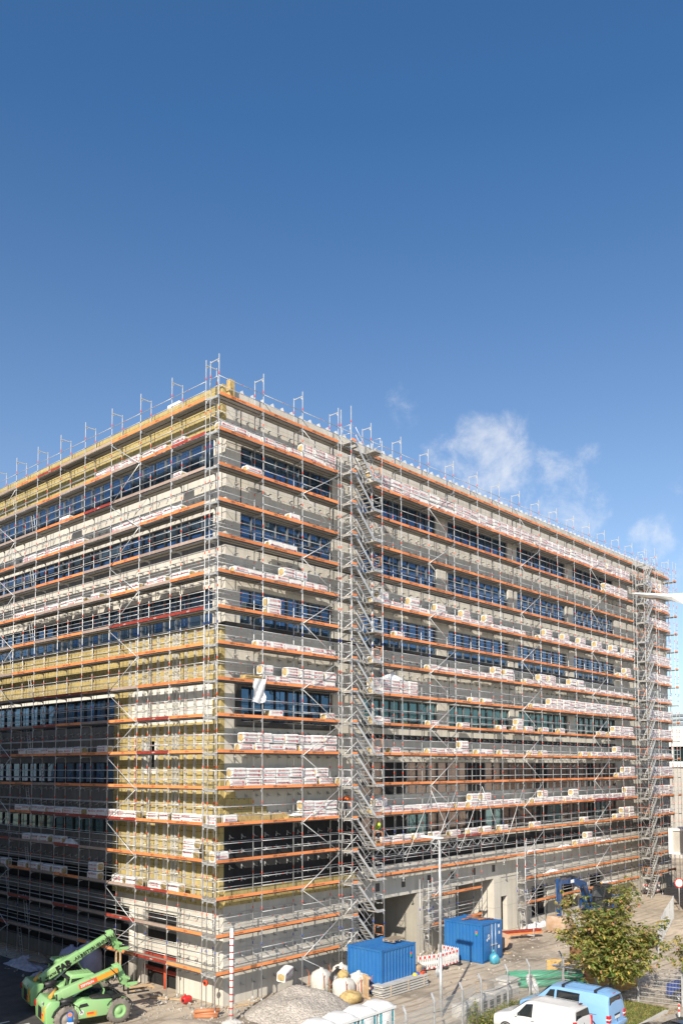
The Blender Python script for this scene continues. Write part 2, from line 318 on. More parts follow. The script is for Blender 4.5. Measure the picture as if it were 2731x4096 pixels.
g = MB().add([(-60, -30, .008), (-9.6, -30, .008), (-7.6, 4.6, .008), (-5.0, 7.5, .008), (-.8, 13.5, .008), (-.8, 60, .008), (-60, 60, .008)], [(0, 1, 2, 3, 4, 5, 6)]).build('road', M['asphalt']); tag(g, 'dark asphalt road on the shaded side of the block', 'road', kind='structure')
mb = MB()
for i in range(8):
    y = 6.2+i*1.1; x = -7.6-.55*i; mb.box(x-.35, x+.35, y-.06, y+.06, .009, .013)
tag(mb.build('road_markings', M['paint_white']), 'dashed white line on the dark asphalt', 'road marking', kind='structure')
g = MB().add([(3, -40, .01), (60, -40, .01), (60, -18.2, .01), (17.4, -17.9, .01), (15.0, -17.7, .01), (13.6, -15.0, .01), (3, -12.4, .01)], [(0, 1, 2, 3, 4, 5, 6)]).build('car_park', M['paving']); tag(g, 'pale paved car park outside the fence', 'pavement', kind='structure')
# ------------------------------------------------------------------ the block under construction
XW, YW = 1.5, 1.15            # concrete faces: left-hand facade X = XW, right-hand facade Y = YW
XE, YE = 66.0, 46.0
bld = thing('office_building', 'large concrete office block under construction, bare grey right facade, yellow wool on its left facade', 'building', (XW, YW, 0))
BL = Vector((XW, YW, 0))
def bpart(name, mb, mats, kind=None):
    o = mb.build(name, mats, bld, -BL)
    if kind: o['kind'] = kind
    return o
def band(name, x0, x1, y0, y1, z0, z1, m): return bpart(name, MB().box(x0, x1, y0, y1, z0, z1), M[m])
# core behind everything, roof
bpart('core', MB().box(XW+.42, XE-.3, YW+.42, YE, .0, 34.5), M['black'])
bpart('roof', MB().box(XW+.35, XE-.3, YW+.35, YE, 34.52, 34.72), M['conc_grey'])
# right-hand facade (faces -Y)
GR = [(2.6, 10.5), (13.3, 21.95), (23.42, 32.1), (33.55, 42.2), (43.65, 52.3)]
PIER = [(1.5, 2.6), (10.5, 13.3), (21.95, 23.42), (32.1, 33.55), (42.2, 43.65), (52.3, 66.0)]
WZ = {'A': (30.25, 32.2), 'B': (26.35, 28.2), 'C': (21.65, 23.7), 'D': (15.95, 18.0), 'E': (11.35, 13.65), 'F': (8.25, 9.92)}
CZ = [(32.2, 35.3), (28.2, 30.25), (23.7, 26.1), (18.0, 21.4)]
for z0, z1 in CZ: band('concrete_band', XW, XE, YW, YW+.4, z0, z1, 'conc')
for z0, z1 in ((26.1, 26.35), (21.4, 21.65)): band('sealing_strip', XW, XE-13.7, YW+.03, YW+.4, z0, z1, 'film_black'); band('concrete_band', XE-13.7, XE, YW, YW+.4, z0, z1, 'conc')
for f in 'ABCD':
    z0, z1 = WZ[f]
    for x0, x1 in PIER: band('pier', x0, x1, YW, YW+.4, z0, z1, 'conc')
band('concrete_band', XW, 13.3, YW, YW+.4, 9.95, 15.95, 'conc'); band('concrete_band', 13.3, XE, YW, YW+.4, 13.65, 15.2, 'conc')
band('sealing_strip', 13.3, 52.3, YW+.03, YW+.4, 15.2, 15.55, 'film_black'); band('concrete_band', 13.3, 52.3, YW, YW+.4, 15.55, 15.95, 'conc'); band('concrete_band', 52.3, XE, YW, YW+.4, 15.2, 15.95, 'conc')
band('dark_wall', XW, 13.3, YW+.02, YW+.4, 6.4, 9.95, 'conc_dark'); band('wool_band', XW, 12.6, YW-.14, YW+.4, 5.5, 6.4, 'wool_x'); band('pier', 12.6, 13.3, YW, YW+.4, 5.5, 6.4, 'conc')
band('concrete_band', XW, 13.3, YW, YW+.4, 0, 5.5, 'conc')
for x0, x1, z0, z1 in ((10.5, 13.3, 8.25, 9.95),): pass
band('concrete_band', 13.3, XE, YW, YW+.4, 9.92, 11.35, 'conc'); band('concrete_band', 13.3, XE, YW, YW+.4, 7.75, 8.25, 'conc')
band('pier', 52.3, XE, YW, YW+.4, 11.35, 13.65, 'conc'); band('pier', 52.3, XE, YW, YW+.4, 8.25, 9.92, 'conc')
band('dark_wall', 13.3, 44, YW+.02, YW+.4, 6.6, 7.75, 'conc_dark'); band('concrete_band', 44, XE, YW, YW+.4, 6.6, 7.75, 'conc_grey')
band('concrete_band', 13.3, XE, YW-.06, YW+.4, 4.35, 6.6, 'conc')
for x0, x1 in ((12.9, 13.3), (19.2, 24.0), (29.2, 30.2), (31.3, 35.2), (38.0, 40.5), (43.5, 46), (49, 66)): band('pier', x0, x1, YW-.1 if x0 == 29.2 else YW, YW+.9, 0, 4.35, 'conc')
band('pier', 30.2, 31.3, YW, YW+.9, 2.8, 4.35, 'conc')
for x0, x1 in ((35.2, 38.0), (40.5, 43.5), (46, 49)): band('concrete_band', x0, x1, YW, YW+.4, 0, .5, 'conc'); band('concrete_band', x0, x1, YW, YW+.4, 3.1, 4.35, 'conc')
for z0, z1 in ((32.25, 34.3), (28.25, 30.2), (18.05, 21.3)):
    for x0, x1 in PIER[1:5]:
        for x in (x0-.03, x1-.03): bpart('joint', MB().box(x, x+.07, YW-.004, YW+.05, z0, z1), M['film_black'])
for z0, z1 in ((32.25, 34.3), (28.25, 30.2)): bpart('joint', MB().box(2.57, 2.64, YW-.004, YW+.05, z0, z1), M['film_black'])
# gateways: side walls and soffit reach back into the block
for x0, x1 in ((13.3, 19.2), (24.0, 29.2)):
    bpart('gateway', MB().add([(x0, YW+.9, .02), (x1, YW+.9, .02), (x1, YW+9, .02), (x0, YW+9, .02), (x0, YW+.9, 4.34), (x1, YW+.9, 4.34), (x1, YW+9, 4.34), (x0, YW+9, 4.34), (x0+.002, YW+.41, 4.34), (x1-.002, YW+.41, 4.34)],
          [(0, 4, 7, 3), (1, 2, 6, 5), (4, 5, 6, 7), (3, 7, 6, 2), (8, 9, 5, 4)]), M['conc'])
core = [o for o in bld.children if o.name == 'core'][0]
cm_ = MB()
for a in ((XW+.42, 13.28, YW+.42, YE, 0, 4.4), (19.22, 23.98, YW+.42, YE, 0, 4.4), (29.22, XE-.3, YW+.42, YE, 0, 4.4), (13.28, 19.22, YW+9.02, YE, 0, 4.4), (23.98, 29.22, YW+9.02, YE, 0, 4.4), (XW+.42, XE-.3, YW+.42, YE, 4.4, 34.5)): cm_.box(*a)
core.data = cm_.build('core', M['black'], link=False).data
for x in (14.6, 17.4, 20.4, 23.3, 26.2, 29.0): bpart('wall_recess', MB().box(x, x+.42, YW-.075, YW-.05, 4.9, 5.45), M['frame_dark'])
# left-hand facade (faces -X)
WI = XW-.3
for y0, y1, z0, z1 in ((YW, YE, 33.0, 35.45), (11.9, YE, 18.3, 21.4), (YW, 11.9, 18.1, 21.4), (YW, 1.9, 15.9, 18.1), (9.9, 11.9, 15.9, 18.1), (YW, 7.2, 5.4, 15.9), (8.7, 11.9, 5.4, 15.9), (7.2, 8.7, 5.4, 12.9), (7.2, 8.7, 14.9, 15.9)):
    band('wool_cladding', WI, XW-.003 if y0 == YW else XW+.2, y0, y1, z0, z1, 'wool_y')
band('white_panel', WI+.02, XW+.2, 1.9, 9.9, 15.9, 18.1, 'white_wall')
for y0, y1, z0, z1 in ((7.2, 7.45, 12.9, 14.9), (8.4, 8.7, 12.9, 14.9), (7.45, 8.4, 12.9, 13.3)): band('white_panel', WI+.01, XW, y0, y1, z0, z1, 'white_wall')
band('white_panel', WI+.1, XW+.2, 11.9, YE, 17.9, 18.3, 'white_wall')
for z0, z1 in ((28.2, 30.6), (23.75, 26.1)): band('concrete_band', XW, XW+.4, YW+.4, YE, z0, z1, 'concy')
for z0, z1 in ((26.1, 26.4), (21.4, 21.62), (32.8, 33.0)): band('sealing_strip', XW+.03, XW+.4, YW+.4, YE, z0, z1, 'film_black')
for z0, z1 in ((26.4, 28.2), (21.62, 23.75), (30.6, 32.8)): band('pier', XW, XW+.4, YW+.4, 2.3, z0, z1, 'concy')
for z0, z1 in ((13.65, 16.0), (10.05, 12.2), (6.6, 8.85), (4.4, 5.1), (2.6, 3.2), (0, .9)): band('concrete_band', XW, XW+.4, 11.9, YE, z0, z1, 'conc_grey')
band('concrete_band', XW, XW+.4, YW+.4, 5.45, 0, 5.4, 'concy'); band('concrete_band', XW, XW+.4, 5.45, 11.9, 4.5, 5.4, 'concy'); band('concrete_band', XW, XW+.4, 5.45, 8.9, 2.1, 2.7, 'concy'); band('pier', XW, XW+.4, 8.9, 9.4, 0, 4.5, 'concy')
bpart('column', MB().tube((XW+.1, 9.95, 0), (XW+.1, 9.95, 4.5), .34, 16), M['concy'])
for z in (.9, 1.7): bpart('steel_rail', MB().box(XW+.1, XW+.22, 5.45, 8.9, z, z+.22), M['redboard'])
bpart('steel_post', MB().tube((XW+.12, 6.7, 0), (XW+.12, 6.7, 2.1), .09, 8), M['ring'])
for y in (8.55, 9.3): bpart('steel_post', MB().tube((WI-.1, y, 9.6), (WI-.1, y, 15.2), .06, 8), mat('rust_post', (.42, .15, .06), .7))
# battens of the cladding frame on the wool
for y in (9.97, 9.29, 8.48, 7.73, 6.97, 6.18, 5.39, 5.06, 4.19, 3.32, 2.49):
    for z0, z1 in ((18.2, 21.3), (15.95, 18.05), (11.0, 15.8), (5.6, 10.9)):
        mb = MB().box(WI-.16, WI-.13, y, y+.09, z0, z1).box(WI-.13, WI, y, y+.025, z0, z1)
        z = z0+.3
        while z < z1: mb.box(WI-.1, WI, y-.06, y+.15, z, z+.05); z += .55
        bpart('batten', mb, M['batten'])
# windows: the 100 nearest as parts, the rest in one part
specs = []
def wrow(fac, a0, a1, n, z0, z1, glass, fm='frame'):
    w = (a1-a0)/n
    for i in range(n): specs.append((fac, a0+i*w, w, z0, z1-z0, glass(i) if callable(glass) else glass, fm))
for f in 'ABC':
    for i, (x0, x1) in enumerate(GR): wrow('R', x0, x1, 4, *WZ[f], 'glass')
wrow('R', *GR[0], 4, *WZ['D'], 'glass', 'frame_dark')
for g in GR[1:]: wrow('R', *g, 4, *WZ['D'], 'glass_teal')
for i, g in enumerate(GR[1:]):
    wrow('R', g[0], g[1]+1.4 if i < 3 else g[1], 4, *WZ['E'], lambda k: ('glass_brown', 'black', 'glass_brown', 'glass_brown')[k % 4])
    wrow('R', g[0], g[1]+1.4 if i < 3 else g[1], 4, *WZ['F'], lambda k: ('glass_brown', 'black', 'glass_teal', 'glass_brown')[k % 4])
wrow('L', 2.3, 2.3+14*2.46, 14, 30.6, 32.8, 'glass'); wrow('L', 2.3, 2.3+14*2.46, 14, 26.4, 28.2, 'glass'); wrow('L', 2.3, 2.3+14*2.46, 14, 21.62, 23.75, 'glass')
wrow('L', 12.4, 12.4+10*2.6, 10, 16.0, 17.9, 'glass', 'frame_dark'); wrow('L', 12.4, 12.4+10*2.6, 10, 12.2, 13.65, 'glass', 'frame_dark'); wrow('L', 12.4, 12.4+10*2.6, 10, 8.85, 10.05, 'glass_teal', 'frame_dark')
def win_shapes(w, h, fac):
    """frame and pane of one window, in facade coordinates (along, out of the wall, up)"""
    f, p = MB(), MB(); t = .055
    rects = [(0, t, 0, h), (w-t, w, 0, h), (t, w-t, 0, t), (t, w-t, h-t, h), (w*.5-.025, w*.5+.025, t, h-t)]
    for a0, a1, z0, z1 in rects:
        if fac == 'R': f.box(a0, a1, .12, .3, z0, z1)
        else: f.box(.12, .3, a0, a1, z0, z1)
    for a0, a1 in ((t, w*.5-.025), (w*.5+.025, w-t)):
        if fac == 'R': p.box(a0, a1, .22, .24, t, h-t)
        else: p.box(.22, .24, a0, a1, t, h-t)
    return f, p
specs.sort(key=lambda s: dist((s[1], YW, s[3]) if s[0] == 'R' else (XW, s[1], s[3])))
cache = {}; restf, restp = {}, {}
for i, (fac, a, w, z, h, gl, fm) in enumerate(specs):
    P = Vector((a, YW, z)) if fac == 'R' else Vector((XW, a, z))
    key = (fac, round(w, 3), round(h, 3), gl, fm)
    if i < 100:
        if key not in cache:
            f, p = win_shapes(w, h, fac); cache[key] = (f.build('window', M[fm], link=False), p.build('pane', M[gl], link=False))
        wo = place(cache[key][0], P-BL, bld); place(cache[key][1], (0, 0, 0), wo)
    else:
        f, p = win_shapes(w, h, fac)
        rf = restf.setdefault(fm, MB()); rf.add([Vector(v)+P for v in f.v], f.f)
        rp = restf.setdefault(gl, MB()); rp.add([Vector(v)+P for v in p.v], p.f)
mats_ = list(restf); mb = MB()
for i, k in enumerate(mats_): mb.add(restf[k].v, restf[k].f, i)
bpart('window', mb, [M[k] for k in mats_], 'stuff')
# projecting dark box frame of the big window near the corner
band('window_surround', 2.25, 2.6, YW-.16, YW+.4, 15.62, 18.2, 'frame_dark')
mbs = MB().box(2.6, 10.5, YW-.16, YW-.0, 15.62, 15.93).box(2.6, 10.5, YW-.16, YW-.0, 18.02, 18.2); bpart('window_surround', mbs, M['frame_dark'])
# wool already fixed on the right-hand facade near the corner
bpart('wool_patch', MB().box(XW, 4.6, YW-.17, YW-.002, 9.96, 11.0).box(XW, 3.6, YW-.17, YW-.002, 11.0, 11.5).box(XW+.002, 2.2, YW-.17, YW-.002, 11.5, 11.9), M['wool_x'])
# brackets for the cladding: nearest 100 as parts, the rest in one part
def bracket_shape(fac):
    m = MB()
    if fac == 'R': m.box(-.03, .03, -.2, 0, 0, .012).box(-.03, .03, -.012, 0, -.06, .1).add([(-.03, -.2, .0), (-.03, 0, .1), (-.03, 0, 0), (-.024, -.2, .0), (-.024, 0, .1), (-.024, 0, 0)], [(0, 1, 2), (5, 4, 3), (0, 3, 4, 1)])
    else: m.box(-.2, 0, -.03, .03, 0, .012).box(-.012, 0, -.03, .03, -.06, .1).add([(-.2, -.03, 0), (0, -.03, .1), (0, -.03, 0), (-.2, -.024, 0), (0, -.024, .1), (0, -.024, 0)], [(0, 2, 1), (5, 3, 4), (0, 1, 4, 3)])
    k = 1.7; m.v = [((x, y*k, z*k) if fac == 'R' else (x*k, y, z*k)) for x, y, z in m.v]
    return m
bs_ = []
for z in (33.6, 32.6, 29.7, 28.7, 25.6, 24.9, 24.2, 20.7, 19.7, 18.6, 15.3, 14.3, 13.85):
    x = 2.2
    while x < 65: bs_.append(('R', x+random.uniform(-.05, .05), z)); x += .86
for z in (12.6, 11.6, 10.6): bs_ += [('R', 2.2+.86*i, z) for i in range(13)]
for z in (4.9, 4.2, 3.4, 2.6, 1.8, 1.0): bs_ += [('R', 1.9+.86*i, z) for i in range(13)]
for z in (9.3, 8.5, 7.6, 6.9): bs_ += [('R', 1.9+.9*i, z) for i in range(12)]
for z in (7.1, 6.9, 5.9, 3.8, 2.9, 1.7): bs_ += [('R', 33.5+.86*i, z) for i in range(36)]
for z in (29.9, 29.1, 28.5, 25.6, 24.8, 24.1): bs_ += [('L', 2.4+.86*i, z) for i in range(42)]
for z in (15.5, 14.6, 11.8, 10.8, 8.3, 7.2): bs_ += [('L', 12.4+.86*i, z) for i in range(30)]
for z in (4.6, 3.8, 3.0, 2.2, 1.4): bs_ += [('L', 1.8+.8*i, z) for i in range(5)]
bs_.sort(key=lambda s: dist((s[1], YW, s[2]) if s[0] == 'R' else (XW, s[1], s[2])))
proto = {k: bracket_shape(k).build('facade_bracket', M['galv_dull'], link=False) for k in 'RL'}; shp = {k: bracket_shape(k) for k in 'RL'}
mb = MB()
for i, (fac, a, z) in enumerate(bs_):
    P = Vector((a, YW-.003, z)) if fac == 'R' else Vector((XW-.003, a, z))
    if 4.3 < z < 6.65 and fac == 'R' and a > 13: P.y -= .06
    if i < 100: place(proto[fac], P-BL, bld)
    else: mb.add([Vector(v)+P for v in shp[fac].v], shp[fac].f)
bpart('facade_bracket', mb, M['galv_dull'], 'stuff')
mb = MB(); x = 2.0
while x < 64: mb.add([(x, YW, 35.3), (x, YW+.35, 35.3), (x, YW+.35, 35.62), (x, YW+.12, 35.62), (x+.012, YW, 35.3), (x+.012, YW+.35, 35.3), (x+.012, YW+.35, 35.62), (x+.012, YW+.12, 35.62)], [(0, 1, 2, 3), (7, 6, 5, 4), (0, 3, 7, 4), (3, 2, 6, 7)]); x += .82
bpart('parapet_bracket', mb, M['galv'], 'stuff')
bpart('parapet_cap', MB().box(XW-.0, XW+.36, YW-.3, YW+.0, 34.6, 35.75), M['wool'])

# ------------------------------------------------------------------ scaffolds
Z = lambda k: 2.1+2*(k-1)               # top of deck k, 1..17
W_ = .76
def deck_shape(L, fac):
    m = MB()
    for o in (.03, .39):
        if fac == 'R': m.box(.02, L-.02, o, o+.33, -.05, 0); m.box(.02, L-.02, o-.006, o+.336, -.06, -.012, 1)
        else: m.box(o, o+.33, .02, L-.02, -.05, 0); m.box(o-.006, o+.336, .02, L-.02, -.06, -.012, 1)
    return m
def deck_shape(L, fac):
    m = MB()
    for o in (.03, .39):
        a = [(.02, L-.02, o, o+.33, -.045, 0)]
        if fac == 'R': m.box(.02, L-.02, o, o+.33, -.045, 0); m.box(.02, L-.02, o-.008, o, -.075, .0, 1); m.box(.02, L-.02, o+.33, o+.338, -.075, .0, 1)
        else: m.box(o, o+.33, .02, L-.02, -.045, 0); m.box(o-.008, o, .02, L-.02, -.075, .0, 1); m.box(o+.33, o+.338, .02, L-.02, -.075, .0, 1)
    return m
def toe_shape(L, fac, kind):
    m = MB(); h = .17
    if fac == 'R': m.box(.03, L-.03, -.035, -.005, .0, h)
    else: m.box(-.035, -.005, .03, L-.03, .0, h)
    t = {'O': ('GEFA Gerüstbau', .135), 'S': ('GEFA', .135), 'R': ('Layher', .10), 'W': None}[kind]
    if t:
        a = L*(.42 if kind == 'O' else .55)
        m.text(t[0], t[1]*1.15, FRONT(a, -.0375, h*.5) if fac == 'R' else SIDE(-.0375, L-a, h*.5), 1, bold=.012)
    return m
def rail_shape(L, fac, off):
    m = MB()
    for z in (.5, 1.02):
        if fac == 'R': m.tube((0, off, z), (L, off, z), .021, 5)
        else: m.tube((off, 0, z), (off, L, z), .021, 5)
    m.add(*ring_bits(L, fac, off), 1)
    return m
def ring_bits(L, fac, off):
    b = MB(); a = L*.48
    for z in (.5, 1.02):
        P = (a, off, z); Q = (a+.09, off, z)
        if fac == 'L': P, Q = (off, a, z), (off, a+.09, z)
        b.tube(P, Q, .0235, 5)
    return b.v, b.f
def standard_shape(h, rings=True):
    m = MB().tube((0, 0, 0), (0, 0, h), .027, 6)
    m.box(-.09, .09, -.09, .09, 0, .015).tube((0, 0, .015), (0, 0, .3), .035, 6)
    z = 2.1+1.12
    k = 0
    while z < h-.3:
        m.tube((0, 0, z), (0, 0, z+.16), .0305, 6, 1 if (k*7) % 9 else 2); z += 2; k += 1
    return m
def transom_shape(fac):
    """cross bar of a frame with its gusset plates"""
    m = MB()
    if fac == 'R':
        m.box(-.025, .025, .02, W_-.02, -.15, -.085)
        for s, y in ((1, .03), (-1, W_-.03)): m.add([(.006, y, -.12), (.006, y+s*.12, -.12), (.006, y, -.26), (-.006, y, -.12), (-.006, y+s*.12, -.12), (-.006, y, -.26)], [(0, 1, 2), (5, 4, 3), (0, 3, 4, 1), (1, 4, 5, 2)])
        m.lathe([(.03, -.05), (.06, -.05), (.06, .02), (.03, .02)], 8, 0)
        m.add([(-.17, -.03, -.10), (-.03, -.03, -.02), (-.03, -.03, -.28), (-.13, -.03, -.22)], [(0, 3, 2, 1)])
    else:
        m.box(.02, W_-.02, -.025, .025, -.15, -.085)
        for s, y in ((1, .03), (-1, W_-.03)): m.add([(y, .006, -.12), (y+s*.12, .006, -.12), (y, .006, -.26), (y, -.006, -.12), (y+s*.12, -.006, -.12), (y, -.006, -.26)], [(0, 1, 2), (5, 4, 3), (0, 3, 4, 1), (1, 4, 5, 2)])
        m.lathe([(.03, -.05), (.06, -.05), (.06, .02), (.03, .02)], 8, 0)
        m.add([(-.03, -.17, -.10), (-.03, -.03, -.02), (-.03, -.03, -.28), (-.03, -.13, -.22)], [(0, 1, 2, 3)])
    return m
TOE = {'O': 'orange', 'S': 'orange', 'R': 'redboard', 'W': 'woodboard'}
class Scaffold:
    """one scaffold: an Empty with the parts; of a part met more than 100 times the nearest 100 stay single"""
    def __init__(s, root, fac): s.root, s.fac, s.items, s.loc = root, fac, [], root.location.copy()
    def put(s, name, key, maker, mats, P): s.items.append((name, key, maker, mats, Vector(P)))
    def finish(s):
        by = {}
        for it in s.items: by.setdefault(it[0], []).append(it)
        for name, its in by.items():
            its.sort(key=lambda i: dist(i[4])); protos = {}; shapes = {}
            rest = MB(); rm = []
            for i, (nm, key, maker, mats, P) in enumerate(its):
                if i < 100:
                    if key not in protos: protos[key] = maker().build(nm, [M[k] for k in mats], link=False)
                    place(protos[key], P-s.loc, s.root)
                else:
                    if key not in shapes: shapes[key] = maker()
                    sh = shapes[key]; idx = []
                    for k in mats:
                        if k not in rm: rm.append(k)
                        idx.append(rm.index(k))
                    o = len(rest.v); rest.v += [tuple(Vector(v)+P) for v in sh.v]
                    rest.f += [tuple(o+j for j in f) for f in sh.f]; rest.m += [idx[j] for j in sh.m]; rest.sm += sh.sm
            if rest.v:
                o = rest.build(name, [M[k] for k in rm], s.root, -s.loc); o['kind'] = 'stuff'
right = Scaffold(thing('scaffold', 'long scaffold with orange boards in front of the bare grey right facade', 'scaffold', (0, 0, 0)), 'R')
left = Scaffold(thing('scaffold', 'tall scaffold with mixed orange, red and bare wooden boards along the wool-clad left facade', 'scaffold', (0, 1.15, 0)), 'L')
RX = [0, 3.34, 6.57, 9.81, 13.05, 16.26]+[16.26+3.19*i for i in range(1, 13)]      # 0..54.54
RX2 = [57.75, 60.95, 64.14]
def rlow(i):
    """lowest deck of bay i, measured off the photograph: the gateways are bridged"""
    x = (RX[i]+RX[i+1])/2
    if 13 < x < 19.4: return 3
    if 25.8 < x < 32.2: return 3
    return 1
def addbay(sc, fac, a, L, k, toe, off=0, rails=True, top=False):
    P = (a, off, Z(k)) if fac == 'R' else (off, a, Z(k)); Lr = round(L, 2)
    sc.put('deck', (fac, Lr), lambda: deck_shape(Lr, fac), ('deck', 'deck_edge'), P)
    if toe:
        sc.put('toe_board', (fac, Lr, toe), lambda: toe_shape(Lr, fac, toe), (TOE[toe], 'ink_white' if toe == 'R' else 'ink'), P)
    if rails:
        sc.put('guard_rail', (fac, Lr, 0), lambda: rail_shape(Lr, fac, -.045), ('galv', 'ring'), P)
        if k < 17 and not 14 <= k <= 15: sc.put('inner_guard_rail', (fac, Lr, 1), lambda: rail_shape(Lr, fac, W_+.045), ('galv', 'ring'), P)
rb = random.Random(3)
for i in range(len(RX)-1):
    for k in range(rlow(i), 18):
        toe = 'O'
        if RX[i] == 9.81: toe = None
        if k == 4 and i == 7: toe = 'R'
        if k == 4 and i == 6: toe = 'W'
        if k == 5 and i in (14, 15): toe = 'R'
        if k == 16 and i == 0: toe = 'O'
        addbay(right, 'R', RX[i], RX[i+1]-RX[i], k, toe)
for a, b in zip(RX2[:-1], RX2[1:]):
    for k in range(1 if a > 57 else 3, 18): addbay(right, 'R', a, b-a, k, 'O')
for k in range(2, 18): addbay(right, 'R', RX[-1], RX2[0]-RX[-1], k, None)
def lowz(x):
    if x in (RX[5],) or abs(x-RX[9]) < .1: return Z(3)-.55
    return 0
def std(sc, x, y, z0, top, nm='standard'):
    h = round(top-z0, 2)
    sc.put(nm, ('std', h), lambda: standard_shape(h), ('galv', 'ring', 'ring_blue'), (x, y, z0))
for x in RX+RX2:
    z0 = lowz(x); std(right, x, 0, z0, 34.1+2.3); std(right, x, W_, z0, 34.1+2.1)
    for k in range(1 if z0 == 0 else 3, 18): right.put('transom', 'tR', lambda: transom_shape('R'), ('galv_dull',), (x, 0, Z(k)))
    right.put('top_frame', 'tf', lambda: MB().box(-.022, .022, .02, W_-.02, 1.98, 2.03).add([(.006, .03, 1.98), (.006, .2, 1.98), (.006, .03, 1.78)], [(0, 1, 2)]), ('galv',), (x, 0, 34.1))
def brace(sc, P, Q): 
    P, Q = Vector(P), Vector(Q); sc.put('brace', ('b', tuple(round(c, 2) for c in Q-P)), lambda: MB().tube((0, 0, 0), Q-P, .024, 6), ('galv',), P)
for n, i in enumerate((2, 6, 10, 14)):
    for k in range(17, rlow(i), -1):
        s = (k+n) % 2 == 1
        a, b = (RX[i], RX[i+1]) if s else (RX[i+1], RX[i])
        brace(right, (a, -.06, Z(k)-.15), (b, -.06, Z(k-1)-.1))
    if rlow(i) == 1: brace(right, (RX[i], -.06, 1.95), (RX[i+1], -.06, .35))
# bridging lattice girders over the gateways, with raking tubes above
def girder(L):
    m = MB()
    for z in (0, -.5): m.tube((0, 0, z), (L, 0, z), .026, 6)
    n = int(L/.55)
    for i in range(n):
        x0, x1 = L*i/n, L*(i+1)/n; m.tube((x0, 0, 0 if i % 2 else -.5), (x1, 0, -.5 if i % 2 else 0), .018, 5)
    return m
for i in range(4, 10):
    L = round(RX[i+1]-RX[i], 2)
    if i < 9: right.put('lattice_girder', ('g', L), lambda L=L: girder(L), ('galv',), (RX[i], -.05, Z(4)-.25)); right.put('lattice_girder', ('g', L), lambda L=L: girder(L), ('galv_dull',), (RX[i], W_+.03, Z(4)-.25))
for a, b, za, zb in ((14.0, 16.2, 9.3, 7.0), (19.4, 16.4, 11.4, 6.9), (19.4, 22.5, 11.6, 7.0), (22.5, 19.6, 11.6, 7.2), (25.8, 22.8, 11.6, 7.0), (25.9, 28.9, 11.8, 7.2), (32.2, 29.2, 11.8, 7.2)):
    brace(right, (a, -.07, za), (b, -.07, zb))
# end guards at the corner
def endguard():
    return MB().path([(0, .05, .45), (0, .05, 1.0), (0, W_-.05, 1.0), (0, W_-.05, .45), (0, .05, .45)], .019, 5)
for k in range(1, 18): right.put('end_guard', 'eg', endguard, ('galv',), (-.06, 0, Z(k)))
for k in range(1, 18): right.put('corner_deck', 'cd', lambda: MB().box(-.03, .03, .0, W_+.3, -.12, -.06).box(-.04, .74, W_+.02, W_+.34, -.05, 0), ('galv_dull',), (0, 0, Z(k)))
right.finish()
# left-hand scaffold
LY = [1.15+3.2*i for i in range(13)]
LT = {17: 'SSOWWROWWWWW', 16: 'RSWOWOWWWWWW', 15: 'WWWROSWWWWWW', 14: 'OOWWSOWOWWWW', 13: 'WWSWOSWWWWWW', 12: 'OWOWWWOSWWWW', 11: 'RRRWOWSWWWWW', 10: 'SOOSOSOWWWWW', 9: 'OSWORRWWWWWW',
      8: 'OROWSRWRWWWW', 7: 'SRSOSSORWWWW', 6: 'SSOSOWOSWWWW', 5: 'OSRRRROWWWWW', 4: 'OSOWRWWRWWWW', 3: 'SRWWOWOWWWWW', 2: 'SWRWRWRWWWWW', 1: 'SROSWWWRWWWW'}
for i in range(12):
    for k in range(1, 18): addbay(left, 'L', LY[i], 3.2, k, LT[k][i])
for y in LY:
    std(left, 0, y, 0, 34.1+2.3); std(left, W_, y, 0, 34.1+2.1)
    for k in range(1, 18): left.put('transom', 'tL', lambda: transom_shape('L'), ('galv_dull',), (0, y, Z(k)))
    left.put('top_frame', 'tf', lambda: MB().box(.02, W_-.02, -.022, .022, 1.98, 2.03).add([(.03, .006, 1.98), (.2, .006, 1.98), (.03, .006, 1.78)], [(0, 2, 1)]), ('galv',), (0, y, 34.1))
for n, i in enumerate((2, 7)):
    for k in range(17, 1, -1):
        a, b = (LY[i+1], LY[i]) if (k+n) % 2 else (LY[i], LY[i+1])
        brace(left, (-.06, a, Z(k)-.15), (-.06, b, Z(k-1)-.1))
    brace(left, (-.06, LY[i], 1.95), (-.06, LY[i+1], .35))
def ladder(h=2.15, lean=.5, w=.36):
    m = MB()
    for s in (0, w): m.tube((0, s, 0), (0, s+lean, h), .018, 5)
    for j in range(8): t = (j+.5)/8; m.tube((0, lean*t, h*t), (0, w+lean*t, h*t), .013, 5)
    return m
for k in range(1, 17):
    y = LY[6]+.9 if k % 2 else LY[7]+.6
    left.put('ladder', 'ld', ladder, ('galv',), (.42, y, Z(k)))
left.put('ladder', 'ld', ladder, ('galv',), (.42, LY[6]+1.6, 0))
left.finish()
